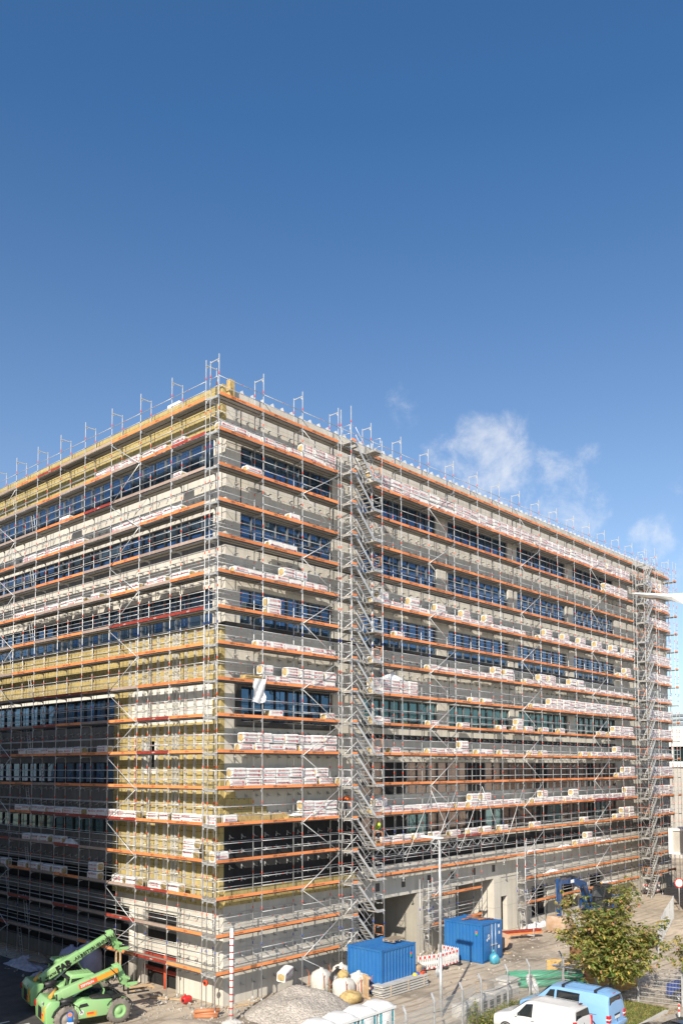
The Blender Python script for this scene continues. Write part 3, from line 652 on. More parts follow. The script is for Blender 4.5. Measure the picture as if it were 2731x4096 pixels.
# end scaffold around the far corner of the block
east = Scaffold(thing('scaffold', 'narrow scaffold round the far right end of the block, standing clear against the sky', 'scaffold', (65.4, 0, 0)), 'E')
for x in (65.2, 66.1):
    for y in (-.05, .9, 4.0): std(east, x, y, 0, 36.3)
for k in range(3, 18):
    east.put('deck', 'e', lambda: MB().box(0, .86, 0, 4, -.05, 0).box(0, .86, -.01, 0, -.08, 0, 1), ('deck', 'deck_edge'), (65.22, -.02, Z(k)))
    if k % 2 or k > 10: east.put('toe_board', 'e', lambda: MB().box(0, .9, -.03, 0, 0, .16), ('orange',), (65.2, -.06, Z(k)))
    east.put('guard_rail', 'e', lambda: MB().tube((0, -.03, .5), (.9, -.03, .5), .02, 5).tube((0, -.03, 1), (.9, -.03, 1), .02, 5).tube((.9, 0, .5), (.9, 4, .5), .02, 5).tube((.9, 0, 1), (.9, 4, 1), .02, 5), ('galv',), (65.2, -.05, Z(k)))
east.finish()

# ------------------------------------------------------------------ stair towers
def tower(label, x0, x1, direction, ybase=-.06):
    """four outer standards, a landing at each deck, parallel flights with hand rails"""
    D = .92; y0 = ybase-D; y1 = ybase
    t = Scaffold(thing('stair_tower', label, 'stair tower', (x0, y0, 0)), 'R')
    for x in (x0, x1):
        for y in (y0, y1-.05): std(t, x, y, 0, 36.3 if x == (x0 if direction > 0 else x1) else 34.9)
    a, b = (x0, x1) if direction > 0 else (x1, x0)      # flights run down from a to b
    s = 1 if direction > 0 else -1
    for k in range(1, 18):
        z = Z(k)
        t.put('landing', ('la', s), lambda: MB().box(min(0, s*.62), max(0, s*.62), .04, D-.04, -.06, 0).box(min(0, s*.62), max(0, s*.62), .0, .03, -.1, 0, 1), ('deck', 'galv'), (a, y0, z))
        t.put('landing', ('lb', s), lambda: MB().box(min(0, -s*.66), max(0, -s*.66), .04, D-.04, -.06, 0).box(min(0, -s*.66), max(0, -s*.66), .0, .02, -.08, .1, 1), ('deck', 'galv_dull' if (k*5) % 3 else 'ring_blue'), (b, y0, z))
        t.put('toe_board', ('to', s), lambda: MB().box(min(0, s*.5), max(0, s*.5), -.02, 0, 0, .14), ('orange' if k % 2 else 'galv',), (a, y0, z))
        t.put('transom', ('tt',), lambda: transom_shape('R'), ('galv_dull',), (a, y0, z)); t.put('transom', ('tt',), lambda: transom_shape('R'), ('galv_dull',), (b, y0, z))
        t.put('end_guard', ('eg', k % 3), endguard, (('galv', 'orange', 'ring_blue')[k % 3 if k < 8 else 0],), (b-s*.03, y0+.05, z)); t.put('end_guard', 'eg', endguard, ('galv',), (a, y0+.05, z))
        # flight from landing k (at a) down to landing k-1 (at b)
        def flight(h=2.0 if k > 1 else 2.05):
            m = MB(); A = Vector((s*.55, 0, 0)); B = Vector((s*(x1-x0-.62), 0, -h))
            for y in (.12, .72):
                m.beam(A+Vector((0, y, -.02)), B+Vector((0, y, .0)), .03, .15)
            for j in range(1, 9):
                P = A.lerp(B, j/9); m.box(P.x-.09, P.x+.09, .13, .71, P.z-.015, P.z+.015, 1)
            return m
        t.put('stair_flight', ('f', k == 1, k % 4 == 2), flight, ('galv', 'deck'), (a, y0, z))
        def rails(h=2.0):
            m = MB(); A = Vector((s*.5, .08, 0)); B = Vector((s*(x1-x0-.62), .08, -h))
            for d in (.5, 1.0): m.path([Vector((s*.1, .08, d)), A+Vector((0, 0, d)), B+Vector((0, 0, d)), B+Vector((s*.4, 0, d))], .018, 5)
            return m
        t.put('hand_rail', ('h', k % 3 == 0), rails, ('galv' if k % 3 else 'galv_dull',), (a, y0, z))
        if k > 1: brace(t, (b, y1-.1, Z(k)-.1), (a+s*.2, y1-.1, Z(k-1)))
    t.finish()
tower('metal stair tower nearer the corner, its flights going down to the right', 9.95, 13.0, 1)
tower('metal stair tower at the far end of the facade, flights going down to the left', 55.0, 57.9, -1)
# narrow access scaffolds standing at the gateway piers
def access(label, x, y, n, z1):
    t = Scaffold(thing('access_scaffold', label, 'scaffold', (x, y, 0)), 'R')
    for dx in (0, 1.5):
        for dy in (0, .76): std(t, x+dx, y+dy, 0, z1)
    for k in range(1, n+1):
        t.put('deck', 'd', lambda: deck_shape(1.5, 'R'), ('deck', 'deck_edge'), (x, y, Z(k))); t.put('guard_rail', 'g', lambda: rail_shape(1.5, 'R', -.03), ('galv', 'ring'), (x, y, Z(k)))
        t.put('transom', 't', lambda: transom_shape('R'), ('galv_dull',), (x, y, Z(k))); t.put('transom', 't', lambda: transom_shape('R'), ('galv_dull',), (x+1.5, y, Z(k)))
    t.put('ladder', 'l', lambda: ladder(2.1, .35), ('orange',), (x+.5, y+.2, 0)); t.put('ladder', 'l', lambda: ladder(2.1, .35), ('galv',), (x+.9, y+.2, 2.1))
    t.finish()
access('small ladder scaffold with an orange ladder between the first gateway and the blue containers', 18.6, -.35, 2, 5.4)
access('small ladder scaffold at the pier beside the second gateway', 31.0, -.75, 3, 7.4)

# ------------------------------------------------------------------ insulation packs
def pack_shape(seed):
    """wool slabs in printed film: 1.04 long, .5 deep, .57 high, ends bare"""
    r = random.Random(seed); m = MB(); L, D, H = 1.04, .5, .57
    nx, nz = 6, 4; b = .05
    prof = [(b, 0), (D-b, 0), (D, b), (D, H-b), (D-b, H), (b, H), (0, H-b), (0, b)]
    vs = []; st = [0, .06, .3, .55, .8, .98, L]
    for i, x in enumerate(st):
        k = .955 if i in (0, len(st)-1) else 1+r.uniform(-.012, .02)
        for y, z in prof: vs.append((x, D/2+(y-D/2)*k+r.uniform(-.008, .008), max(0, H/2+(z-H/2)*k+r.uniform(-.008, .008))))
    n = len(prof); fs = []
    for i in range(len(st)-1):
        for j in range(n): fs.append((i*n+j, (i+1)*n+j, (i+1)*n+(j+1) % n, i*n+(j+1) % n))
    fs += [tuple(range(n)), tuple((len(st)-1)*n+j for j in reversed(range(n)))]
    m.add(vs, fs, 0)
    for x, s in ((-.004, -1), (L+.004, 1)):      # bare wool shows at both ends
        q = 14; rr = .21
        ring = [(x, D/2+min(.2, max(-.2, rr*1.1*math.cos(2*math.pi*i/q))), H/2+min(.215, max(-.215, rr*1.15*math.sin(2*math.pi*i/q)))) for i in range(q)]
        m.add(ring, [tuple(range(q)) if s > 0 else tuple(reversed(range(q)))], 1)
        m.beam((x+s*.004, .12, .1), (x+s*.004, .34, .46), .006, .012, 3)
    def logo(x, z, sz, flip):
        T = FRONT(x, -.022, z) @ (Matrix.Rotation(math.pi, 4, 'Z') if flip else Matrix())
        m.text('ROCKWOOL', sz, T @ Matrix.Translation((sz*.55, 0, 0)), 2, bold=.02)
        o = -sz*2.75
        m.add([T @ Vector((o+a*sz*.5, c*sz*.5, 0)) for a, c in ((-1, -1), (-.35, -1), (-.35, 0), (0, .55), (.35, 0), (.35, -1), (1, -1), (1, 1), (-1, 1))], [(0, 1, 2, 3, 8), (3, 4, 5, 6, 7, 8)], 2)
    rows = {0: ((.15, 0), (.43, 0)), 1: ((.15, 1), (.43, 1)), 2: ((.30, 0),), 3: ((.16, 1), (.40, 1)), 4: ((.14, 0), (.42, 0)), 5: ((.28, 1),), 6: ((.12, 1), (.30, 1), (.47, 1)), 7: ((.13, 0), (.31, 0), (.48, 0))}[seed % 8]
    for z, fl in rows: logo(L/2+r.uniform(-.05, .05), z, .118 if len(rows) < 3 else .1, fl)
    for k in range(2): z = r.uniform(.2, .38); m.box(.1, .1+r.uniform(.3, .8), -.0215, -.021, z, z+.006, 3)
    return m
PM = [M['film'], M['wool'], M['red_print'], M['galv_dull']]
packs = [pack_shape(i).build('insulation_pack', PM, link=False) for i in range(8)]
pshape = [pack_shape(i) for i in range(8)]
RP= {160: [(0.2, 9.8, 9), (13.2, 54.3, 38), (58.6, 64.2, 5)], 161: [(6.8, 9.8, 3), (13.2, 54.3, 38), (58.6, 64.2, 5)], 150: [(2.2, 3.4, 1), (48.4, 53.6, 5), (58.6, 64.2, 5)], 151: [(48.4, 53.6, 5), (58.6, 64.2, 5)], 140: [(5.7, 6.6, 1), (58.6, 64.2, 5)], 130: [(4.0, 6.3, 2)], 120: [(1.3, 6.7, 5), (6.9, 9.0, 2), (13.2, 33.2, 19), (35.5, 54.3, 17), (58.6, 64.2, 5)], 121: [(5.1, 7.2, 2), (14.1, 15.1, 1), (17.4, 18.5, 1), (20.6, 21.8, 1), (23.9, 24.9, 1), (27.0, 28.0, 1), (36.5, 37.7, 1), (39.9, 40.9, 1), (43.0, 44.7, 1), (46.2, 47.6, 1), (49.7, 50.8, 1), (52.5, 54.8, 2), (58.6, 64.2, 5)], 110: [(3.9, 5.0, 1), (15.8, 16.8, 1), (51.4, 54.5, 2), (58.6, 64.2, 5)], 111: [(3.9, 5.0, 1), (52.8, 54.5, 1), (58.6, 64.2, 5)], 100: [(3.1, 9.7, 6), (13.3, 14.2, 1), (19.5, 31.2, 11), (33.0, 54.3, 20), (58.6, 64.2, 5)], 101: [(28.2, 29.1, 1), (29.9, 31.2, 1), (35.5, 38.6, 2), (40.9, 43.9, 2)], 90: [(3.6, 9.7, 6), (13.2, 18.2, 5), (25.0, 25.9, 1), (26.7, 27.9, 1), (34.1, 54.3, 19), (58.6, 64.2, 5)], 91: [(3.5, 4.4, 1), (5.5, 8.6, 3), (8.8, 9.8, 1), (13.2, 18.2, 5), (37.3, 53.8, 15), (58.6, 64.2, 5)], 80: [(4.1, 5.2, 1), (8.8, 9.6, 1), (13.3, 15.2, 2), (19.6, 20.7, 1), (23.6, 24.7, 1), (29.1, 30.0, 1), (31.5, 32.6, 1), (33.0, 34.2, 1), (35.8, 36.9, 1), (38.7, 39.6, 1), (46.8, 47.8, 1), (48.7, 54.3, 5), (58.6, 64.2, 5)], 81: [(31.7, 32.7, 1), (49.9, 54.3, 4), (58.6, 64.2, 5)], 70: [(1.8, 6.3, 4), (6.5, 9.8, 3), (13.2, 14.1, 1), (15.1, 16.2, 1), (19.4, 24.6, 5), (25.8, 27.9, 2), (29.2, 30.6, 1), (33.7, 34.7, 1), (35.5, 36.4, 1), (42.9, 43.9, 1), (44.9, 54.3, 9), (58.6, 64.2, 5)], 71: [(2.0, 9.8, 7), (23.5, 24.5, 1), (50.3, 51.3, 1)], 60: [(1.1, 8.0, 6), (8.2, 9.4, 1), (10.2, 11.2, 1), (50.4, 54.3, 4), (58.6, 64.2, 5)], 61: [(1.2, 9.0, 7), (52.0, 54.3, 2), (58.6, 64.2, 5)], 50: [(0.7, 1.7, 1), (6.7, 9.8, 3), (13.2, 22.5, 9), (22.8, 23.9, 1), (24.6, 32.1, 7), (34.1, 54.3, 19), (58.6, 64.2, 5)], 51: [(6.7, 9.8, 3), (13.5, 14.7, 1), (24.9, 25.8, 1), (26.4, 27.6, 1), (35.5, 36.5, 1), (41.1, 42.1, 1), (52.2, 54.3, 2), (58.6, 64.2, 5)], 40: [(0.1, 1.1, 1), (14.1, 17.4, 3), (17.9, 18.9, 1), (19.9, 20.8, 1), (22.1, 23.4, 1), (24.6, 25.8, 1), (26.4, 27.5, 1), (28.9, 30.0, 1), (33.9, 35.1, 1), (43.0, 43.9, 1), (49.9, 54.5, 3), (58.6, 64.2, 5)], 41: [(51.4, 54.5, 2)], 30: [(41.6, 44.8, 3), (45.2, 46.3, 1)], 31: [(43.7, 44.8, 1)], 141: [(58.6, 64.2, 5)]}
LP= {160: [(3.8, 4.6, 2), (5.2, 7.5, 2), (7.8, 12.8, 5)], 150: [(3.9, 4.5, 1), (4.1, 5.0, 1), (16.2, 17.5, 1)], 140: [(3.9, 4.4, 1), (4.2, 8.3, 4), (8.5, 10.8, 2), (14.3, 22.6, 8)], 120: [(2.7, 4.5, 2), (4.0, 6.9, 3), (7.8, 9.0, 1), (9.2, 11.2, 2), (12.2, 13.2, 1), (14.1, 17.1, 3), (17.4, 19.5, 2), (19.6, 23.9, 4)], 70: [(11.1, 12.3, 1), (14.1, 22.6, 8)], 50: [(0.5, 1.1, 1), (1.4, 4.3, 3), (3.8, 4.3, 1), (4.5, 5.4, 1), (5.5, 6.8, 1), (7.8, 13.2, 5), (14.1, 23.1, 8)], 40: [(2.1, 3.1, 1), (16.4, 17.6, 1), (18.4, 21.8, 3)], 30: [(2.8, 6.4, 2), (7.1, 10.4, 2), (11.9, 13.1, 1), (15.9, 22.5, 4), (24.6, 25.1, 1)], 31: [(12.0, 13.1, 1)], 41: [(2.1, 3.1, 1)]}
allp = []     # (distance, location, turn, stretch, label)
DECKW = ['', 'lowest deck']+[f'{ordinal(i)} deck up' for i in range(1, 16)]+['top deck']
prnd = random.Random(11)
for side, data in (('R', RP), ('L', LP)):
    count = {}
    for key in sorted(data):
        k, layer = key//10, key % 10
        spans = sorted((a+(b-a)*j/n, (b-a)/n) for a, b, n in data[key] for j in range(n))
        far, last = 0, -9
        for a, w in spans:
            if a < last-.25: continue          # overlapping readings
            far += 1; last = a+w; s = min(1.12, max(.8, w/1.04*.965))
            if layer and prnd.random() < .0: continue
            lab = f"white wrapped insulation pack, {ordinal(far-1)} from the corner, {'upper' if layer else 'bottom'} row, {DECKW[k]}, {'right' if side == 'R' else 'left'} scaffold"
            dep = prnd.uniform(.0, .13)
            if side == 'R': P = (a, .07+dep, Z(k)+layer*.585+.004); rz = prnd.uniform(-.02, .02)
            else: P = (.07+dep, a+w, Z(k)+layer*.585+.004); rz = -math.pi/2+prnd.uniform(-.02, .02)
            allp.append((dist(P), P, rz, s, lab, prnd.randrange(8)))
allp.sort(key=lambda p: p[0])
seen = set(); restb = MB()
for i, (d, P, rz, s, lab, v) in enumerate(allp):
    if i < 290:
        o = place(packs[v], P, None, rz); o.scale = (s, 1, prnd.uniform(.93, 1.02)); o.name = 'insulation_pack'
        tag(o, lab, 'insulation', 'insulation packs laid out on the scaffold decks')
    else:
        T = Matrix.Translation(P) @ Matrix.Rotation(rz, 4, 'Z') @ Matrix.Diagonal((s, 1, 1, 1)); q = pshape[v]
        o = len(restb.v); restb.v += [tuple(T @ Vector(c)) for c in q.v]; restb.f += [tuple(o+j for j in f) for f in q.f]; restb.m += q.m; restb.sm += q.sm
if restb.v: tag(restb.build('insulation_packs', PM), 'far rows of white wrapped insulation packs toward the distant end of the scaffold', 'insulation', kind='stuff')
# ------------------------------------------------------------------ neighbouring buildings
M['plaster'] = mat('pale_plaster', (.62, .56, .47), .85, var=.06, scale=.3)
M['white_clad'] = mat('white_cladding', (.74, .73, .70), .6, var=.05, scale=.4)
M['grey_wall'] = mat('beige_concrete', (.50, .47, .42), .85, var=.12, scale=.4)
nb = thing('apartment_building', 'tall pale block across the road that shades the lower left facade', 'building', (-20, .4, 0))
MB().box(-40, 0, 0, 60, 0, 32.6).build('wall', M['plaster'], nb)
for z in range(3, 31, 4):
    for j in range(1, 14): MB().box(-.02, .03, j*4.2-.9, j*4.2+.9, z, z+1.8).build('window', M['glass'], nb)
rb_ = thing('warehouse', 'white hall beside the far end of the road with a boxed bay', 'building', (46.0, -8.1, 0))
MB().box(0, 34, -36, 0, 0, 14).build('wall', M['white_clad'], rb_)
mb = MB(); 
for a in ((0, 3.2, 0, 1.9, 5.0, 5.16), (0, 3.2, 0, 1.9, 7.2, 7.4), (0, .16, 1.7, 1.9, 5.16, 7.2), (3.0, 3.2, 0, 1.9, 5.16, 7.2), (0, .16, -.1, .1, 5.16, 7.2), (.0, .1, .95, 1.03, 5.16, 7.2)): mb.box(*a)
mb.v = [(x+5.3, y*1.95+.08, z) for x, y, z in mb.v]; by = mb.build('bay', M['white_clad'], rb_); MB().box(5.42, 5.46, .3, 3.5, 5.16, 7.2).box(5.5, 8.3, 3.5, 3.6, 5.16, 7.2).build('bay_glazing', M['grey_wall'], by)
wb = thing('factory_building', 'distant pale factory with roof pipes beyond the end of the block', 'building', (95, -30, 0))
MB().box(0, 40, 0, 46.5, 0, 13.2).build('wall', M['grey_wall'], wb); MB().box(-.3, 40, -1, 47, 13.2, 13.8).build('ledge', M['white_clad'], wb)
MB().box(.3, 40, 0, 46.8, 13.8, 14.0).box(.2, 40, 0, 46.8, 16.2, 18.9).build('upper_wall', M['white_clad'], wb); MB().box(.6, 39, 0, 46.4, 13.9, 16.3).build('window_band', M['glass_teal'], wb)
for j in range(24): MB().box(.35, .62, j*2, j*2+.25, 14, 16.2).build('mullion', M['white_clad'], wb)
mb = MB()
for i, (z, r) in enumerate(((19.6, .28), (20.3, .22), (21.0, .25))): mb.tube((3+i, 0, z), (3+i, 46, z), r, 8)
for j in range(8): mb.tube((4, j*6.4+.5, 18.9), (4, j*6.4+.5, 21.4), .12, 6)
mb.build('roof_pipe', M['galv'], wb)
# ------------------------------------------------------------------ roof packs
for i, (x, y, z, s, l) in enumerate([(2.1, 8.0, 35.5, 1.2, 'lower of the two high white packs on the roof edge above the yellow wool'), (2.1, 6.5, 35.75, 1.25, 'taller white pack on the roof edge nearer the corner'), (2.1, 12.0, 35.15, 1.1, 'flat white pack on the roof edge, third from the corner'),
        (2.1, 14.4, 35.1, 1.1, 'flat white pack on the roof edge, fourth from the corner'), (2.1, 17.6, 35.15, 1.1, 'flat white pack on the roof edge, fifth from the corner'), (2.1, 20.2, 35.1, 1.1, 'flat white pack on the roof edge, sixth from the corner'),
        (36.0, 2.6, 35.2, 1.5, 'white pack on the flat roof above the middle of the right facade'), (37.6, 2.6, 35.2, 1.4, 'second white pack on the roof above the right facade'), (39.6, 2.6, 35.1, 1.9, 'long white pack on the roof above the right facade'), (43.2, 2.6, 35.2, 1.9, 'bulky white pack on the roof above the right facade, farthest along')]):
    m = MB().rbox(0, .9, 0, s, 34.72-z, .62, .04, 0); m.beam((-.002, .1, -.2), (-.002, s-.1, -.2), .01, .02, 1)
    tag(m.build('roof_pack', [M['film'], M['galv_dull']], None, (x, y, z)), l, 'insulation', 'packs on the roof')
# ------------------------------------------------------------------ loose things on the decks
def crumple(name, pts, m, label, cat, n=26, amp=.12, seed=1, group=None, flat=1.0):
    """crumpled sheet heap over an outline box (x0, x1, y0, y1, z0, h)"""
    x0, x1, y0, y1, z0, h = pts; r = random.Random(seed); N_ = n; vs, fs = [], []
    ph = [(r.uniform(1, 5), r.uniform(1, 5), r.uniform(0, 6)) for _ in range(7)]
    for j in range(N_+1):
        for i in range(N_+1):
            u, v = i/N_, j/N_; e = max(0, math.sin(math.pi*u)*math.sin(math.pi*v))**.5
            k = sum(math.sin(6.28*(a*u+b*v)+c) for a, b, c in ph)/7
            vs.append((x0+(x1-x0)*u+r.uniform(-.02, .02), y0+(y1-y0)*v+r.uniform(-.02, .02), z0+max(0, h*e*(.55+.8*k+r.uniform(-.2, .2)*amp*4))))
    for j in range(N_):
        for i in range(N_): a = j*(N_+1)+i; fs.append((a, a+1, a+N_+2, a+N_+1))
    o = MB().add(vs, fs, 0, True).build(name, m); return tag(o, label, cat, group)
M['sheet'] = mat('plastic_sheet', (.72, .72, .73), .3, var=.08, scale=6)
M['sheet_grey'] = mat('grey_plastic_sheet', (.38, .38, .45), .35, var=.15, scale=4)
crumple('plastic_sheet', (14.6, 16.8, .15, .7, Z(9)+1.17, .5), M['sheet'], 'crumpled white plastic sheet on top of the pack stack right of the stair tower', 'sheet', seed=2)
mb = MB().box(2.0, 3.5, .1, .6, Z(9), Z(9)+.22).box(2.15, 3.5, .08, .58, Z(9)+.23, Z(9)+.44); tag(mb.build('open_wool_pack', M['wool']), 'unwrapped yellow wool slabs lying open on a scaffold deck near the corner', 'insulation')
def hang():
    m = MB(); r = random.Random(4); vs, fs = [], []
    for j in range(13):
        for i in range(9): vs.append((2.55+i*.115+r.uniform(-.03, .03), -.08+.05*math.sin(i*1.3+j*.7)+r.uniform(-.03, .03), Z(9)+.25-j*.12+(.12*abs(i-4)/4 if j > 9 else 0)))
    for j in range(12):
        for i in range(8): a = j*9+i; fs.append((a, a+9, a+10, a+1))
    return m.add(vs, fs, 0, True)
tag(hang().build('hanging_film', M['sheet']), 'torn white pack film hanging over an orange board near the corner', 'sheet')
mb = MB().box(5.6, 6.6, .12, .6, Z(5), Z(5)+.3); tag(mb.build('open_wool_pack', M['wool']), 'half opened yellow wool pack on the orange boarded deck above the black wall', 'insulation')
crumple('plastic_sheet', (5.9, 6.8, .05, .6, Z(5)+.28, .22), M['film'], 'crumpled printed film on the half opened wool pack above the black wall', 'sheet', seed=5)
mb = MB()
for i in range(4): mb.box(1.8+i*1.05, 2.8+i*1.05, .66, .76, Z(5), Z(5)+.5)
tag(mb.build('wool_slab', M['wool']), 'row of bare yellow wool slabs leaning behind the packs above the black wall', 'insulation')
crumple('plastic_sheet', (.1, .65, 15.0, 16.4, Z(4), .6), M['film'], 'torn open wool pack on a shaded deck of the left scaffold', 'insulation', seed=8)
for a, b, k, s in ((32.5, 36, 3, 3), (46.5, 49.5, 3, 4), (36, 39, 2, 6), (46, 50.5, 1, 7), (38.5, 41, 3, 9)): crumple('plastic_sheet', (a, b, .15, .7, Z(k), .35), M['sheet'], f'crumpled clear plastic sheet on the {"lowest" if k == 1 else "second lowest" if k == 2 else "third lowest"} deck of the right scaffold', 'sheet', seed=s, group='plastic sheets on the low decks')
mb = MB().tube((-.13, .72, 1.66), (-.02, .72, 1.66), .16, 14).tube((-.17, .72, 1.66), (-.13, .72, 1.66), .07, 10, 1); tag(mb.build('cable_reel', [mat('reel_red', (.62, .07, .02), .5), M['black']]), 'small orange cable reel hung on the corner standard', 'cable reel')
# ------------------------------------------------------------------ gravel heap, waste, bags
def heap(name, label, cat, outline, peak, mats, seed, n=54):
    x0, x1, y0, y1, h = outline; r = random.Random(seed); vs, fs = [], []
    for j in range(n+1):
        for i in range(n+1):
            x = x0+(x1-x0)*i/n; y = y0+(y1-y0)*j/n
            d = math.hypot((x-peak[0])/(x1-peak[0] if x > peak[0] else peak[0]-x0), (y-peak[1])/(y1-peak[1] if y > peak[1] else peak[1]-y0))
            z = h*max(0, 1-d**1.7)*(1+.12*math.sin(x*2.1+y)+.08*math.sin(y*3.3)) + (r.uniform(-.035, .035) if d < 1.02 else 0)
            vs.append((x, y, z-.03 if d >= 1 else z))
    for j in range(n):
        for i in range(n): a = j*(n+1)+i; fs.append((a, a+1, a+n+2, a+n+1))
    return tag(MB().add(vs, fs, 0, True).build(name, mats), label, cat)
def gravel_mat():
    m = mat('gravel', (.45, .41, .36), .95, var=.12, scale=.8, bump=.0); n, l = m.node_tree.nodes, m.node_tree.links; b = n['Principled BSDF']
    t = n.new('ShaderNodeTexCoord'); v = n.new('ShaderNodeTexVoronoi'); v.inputs['Scale'].default_value = 11; l.new(t.outputs['Object'], v.inputs['Vector'])
    old = b.inputs['Base Color'].links[0].from_socket; mu = n.new('ShaderNodeMix'); mu.data_type = 'RGBA'; mu.blend_type = 'OVERLAY'; mu.inputs['Factor'].default_value = .25; l.new(old, mu.inputs['A']); 
    bw = n.new('ShaderNodeSeparateColor'); l.new(v.outputs['Color'], bw.inputs[0]); cc = n.new('ShaderNodeCombineColor')
    for i in range(3): l.new(bw.outputs[0], cc.inputs[i])
    l.new(cc.outputs[0], mu.inputs['B']); l.new(mu.outputs['Result'], b.inputs['Base Color'])
    bp = n.new('ShaderNodeBump'); bp.inputs['Strength'].default_value = .9; bp.inputs['Distance'].default_value = .05; l.new(v.outputs['Distance'], bp.inputs['Height']); bp.invert = True; l.new(bp.outputs[0], b.inputs['Normal'])
    return m
M['gravel'] = gravel_mat()
heap('gravel_mound', 'grey gravel mound in front of the corner scaffold', 'gravel heap', (.7, 7.0, -5.6, .2, 1.05), (4.1, -2.2), M['gravel'], 3)
heap('earth_mound', 'low tan earth mound beside the green telehandler', 'earth heap', (-7.5, -.6, -4.6, 1.9, .55), (-3.2, -2.0), M['site'], 5)
# stones and rubble scattered at the foot of the scaffold
mb = MB(); r = random.Random(9)
for i in range(900):
    x, y = (r.uniform(-3.5, 7), r.uniform(-2.5, 1.0)) if i < 330 else (r.uniform(-3, 1), r.uniform(1, 11)) if i < 560 else (r.uniform(14, 40), r.uniform(-6, 1)) if i < 760 else (r.uniform(-3, 1.2), r.uniform(11, 26))
    s = r.uniform(.03, .12)*(1.6 if r.random() < .1 else 1); a = r.uniform(0, 3)
    mb.obox(Matrix.Translation((x, y, s*.25)) @ Matrix.Rotation(a, 4, (r.random(), r.random(), .4)), s*1.3, s, s*.7)
tag(mb.build('rubble', mat('rubble_stone', (.42, .39, .34), .9, var=.3, scale=.7)), 'scattered stones and rubble along the foot of the scaffold', 'rubble', kind='stuff')
M['bag'] = mat('big_bag_fabric', (.62, .60, .55), .8, var=.12, scale=3, bump=.8, bscale=6)
M['bag_grey'] = mat('grey_bag_fabric', (.36, .36, .47), .7, var=.1, scale=2, bump=.4, bscale=4)
M['strap'] = mat('orange_strap', (.80, .20, .07), .6)
def big_bag(name, label, x, y, w, h, seed, m='bag', strap=True, grp='big bags of waste by the gravel mound'):
    t = thing(name, label, 'bag', (x, y, 0), 0, grp); r = random.Random(seed); n = 20; prof = [(.0, 0), (.40, 0), (.46, .06), (.49, .3), (.49, .55), (.48, .74), (.42, .88), (.26, .96), (.10, 1.0), (.08, 1.07), (0, 1.08)]
    vs, fs = [], []; ph = [(r.randint(2, 7), r.uniform(0, 6), r.uniform(1, 4)) for _ in range(6)]
    for q, zz in prof:
        for i in range(n):
            a = 2*math.pi*i/n; sq = 1/max(abs(math.cos(a)), abs(math.sin(a)))**.72
            k = 1+sum(math.sin(f*a+p+zz*g) for f, p, g in ph)*.026+r.uniform(-.02, .02)
            vs.append((q*w*sq*k*math.cos(a), q*w*sq*k*math.sin(a), zz*h+(r.uniform(-.05, .05) if zz > .85 else 0)))
    for j in range(len(prof)-1):
        for i in range(n): fs.append((j*n+i, j*n+(i+1) % n, (j+1)*n+(i+1) % n, (j+1)*n+i))
    MB().add(vs, fs, 0, True).build('sack', M[m], t)
    if strap:
        for sx, sy in ((-1, -1), (1, -1), (-1, 1)):
            MB().beam((sx*w*.42, sy*w*.56, .25*h), (sx*w*.42, sy*w*.54, .8*h), .05, .012).beam((sx*w*.42, sy*w*.54, .8*h), (sx*w*.5, sy*w*.6, .98*h), .05, .015).build('strap', M['strap'], t)
    return t
big_bag('big_bag', 'white big bag with orange strap beside the scaffold foot, leftmost of the group', 7.6, -.6, 1.1, 1.25, 1)
big_bag('big_bag', 'white big bag with yellow wool on top, front of the group', 7.25, -2.7, 1.15, 1.2, 2)
big_bag('big_bag', 'white big bag behind the leaning pallet, next to the blue container', 8.45, -2.75, 1.15, 1.25, 3)
big_bag('big_bag', 'white big bag with red print at the back of the group', 9.0, -.9, 1.0, 1.35, 4)
big_bag('big_bag', 'tall grey big bag standing at the shaded scaffold behind the telehandlers', .0, 12.6, 1.5, 2.1, 6, 'bag_grey', False, 'grey big bags')
big_bag('big_bag', 'lower grey big bag half hidden behind the raised boom', -.2, 14.3, 1.4, 1.7, 7, 'bag_grey', False, 'grey big bags')

def blob(name, label, cat, c, rad, seed, m, neck=True):
    """tied plastic sack: lumpy ellipsoid, flat underneath, with a twisted neck"""
    r = random.Random(seed); n, k = 22, 14; ph = [(r.randint(1, 5), r.randint(1, 4), r.uniform(0, 6)) for _ in range(9)]; vs, fs = [], []
    for j in range(k+1):
        t = math.pi*j/k
        for i in range(n):
            a = 2*math.pi*i/n; q = 1+sum(math.sin(f*a+g*t+p) for f, g, p in ph)*.035+r.uniform(-.03, .03)
            z = -math.cos(t)*rad[2]*q; vs.append((c[0]+rad[0]*q*math.sin(t)*math.cos(a), c[1]+rad[1]*q*math.sin(t)*math.sin(a), c[2]+rad[2]*.8+max(-rad[2]*.8, z)))
    for j in range(k):
        for i in range(n): fs.append((j*n+i, j*n+(i+1) % n, (j+1)*n+(i+1) % n, (j+1)*n+i))
    mb = MB().add(vs, fs, 0, True)
    if neck: mb.tube((c[0], c[1], c[2]+rad[2]*1.7), (c[0]-.06, c[1]+.05, c[2]+rad[2]*1.7+.22), .04, 8, r2=.13)
    return tag(mb.build(name, m), label, cat)
def chunks(name, label, x, y, z, s, n, m, seed):
    mb = MB(); r = random.Random(seed)
    for i in range(n):
        P = (x+r.gauss(0, s*.4), y+r.gauss(0, s*.4), z+abs(r.gauss(0, s*.3))); q = r.uniform(.15, .4)*s
        mb.obox(Matrix.Translation(P) @ Matrix.Rotation(r.uniform(0, 3), 4, (r.random(), r.random(), r.random()+.1)), q*1.6, q, q*.5)
    return tag(mb.build(name, m), label, 'waste')
blob('rubbish_sack', 'bulging black plastic rubbish sack among the white big bags', 'bag', (8.1, -1.5, .35), (.6, .55, .52), 5, M['black_bag'])
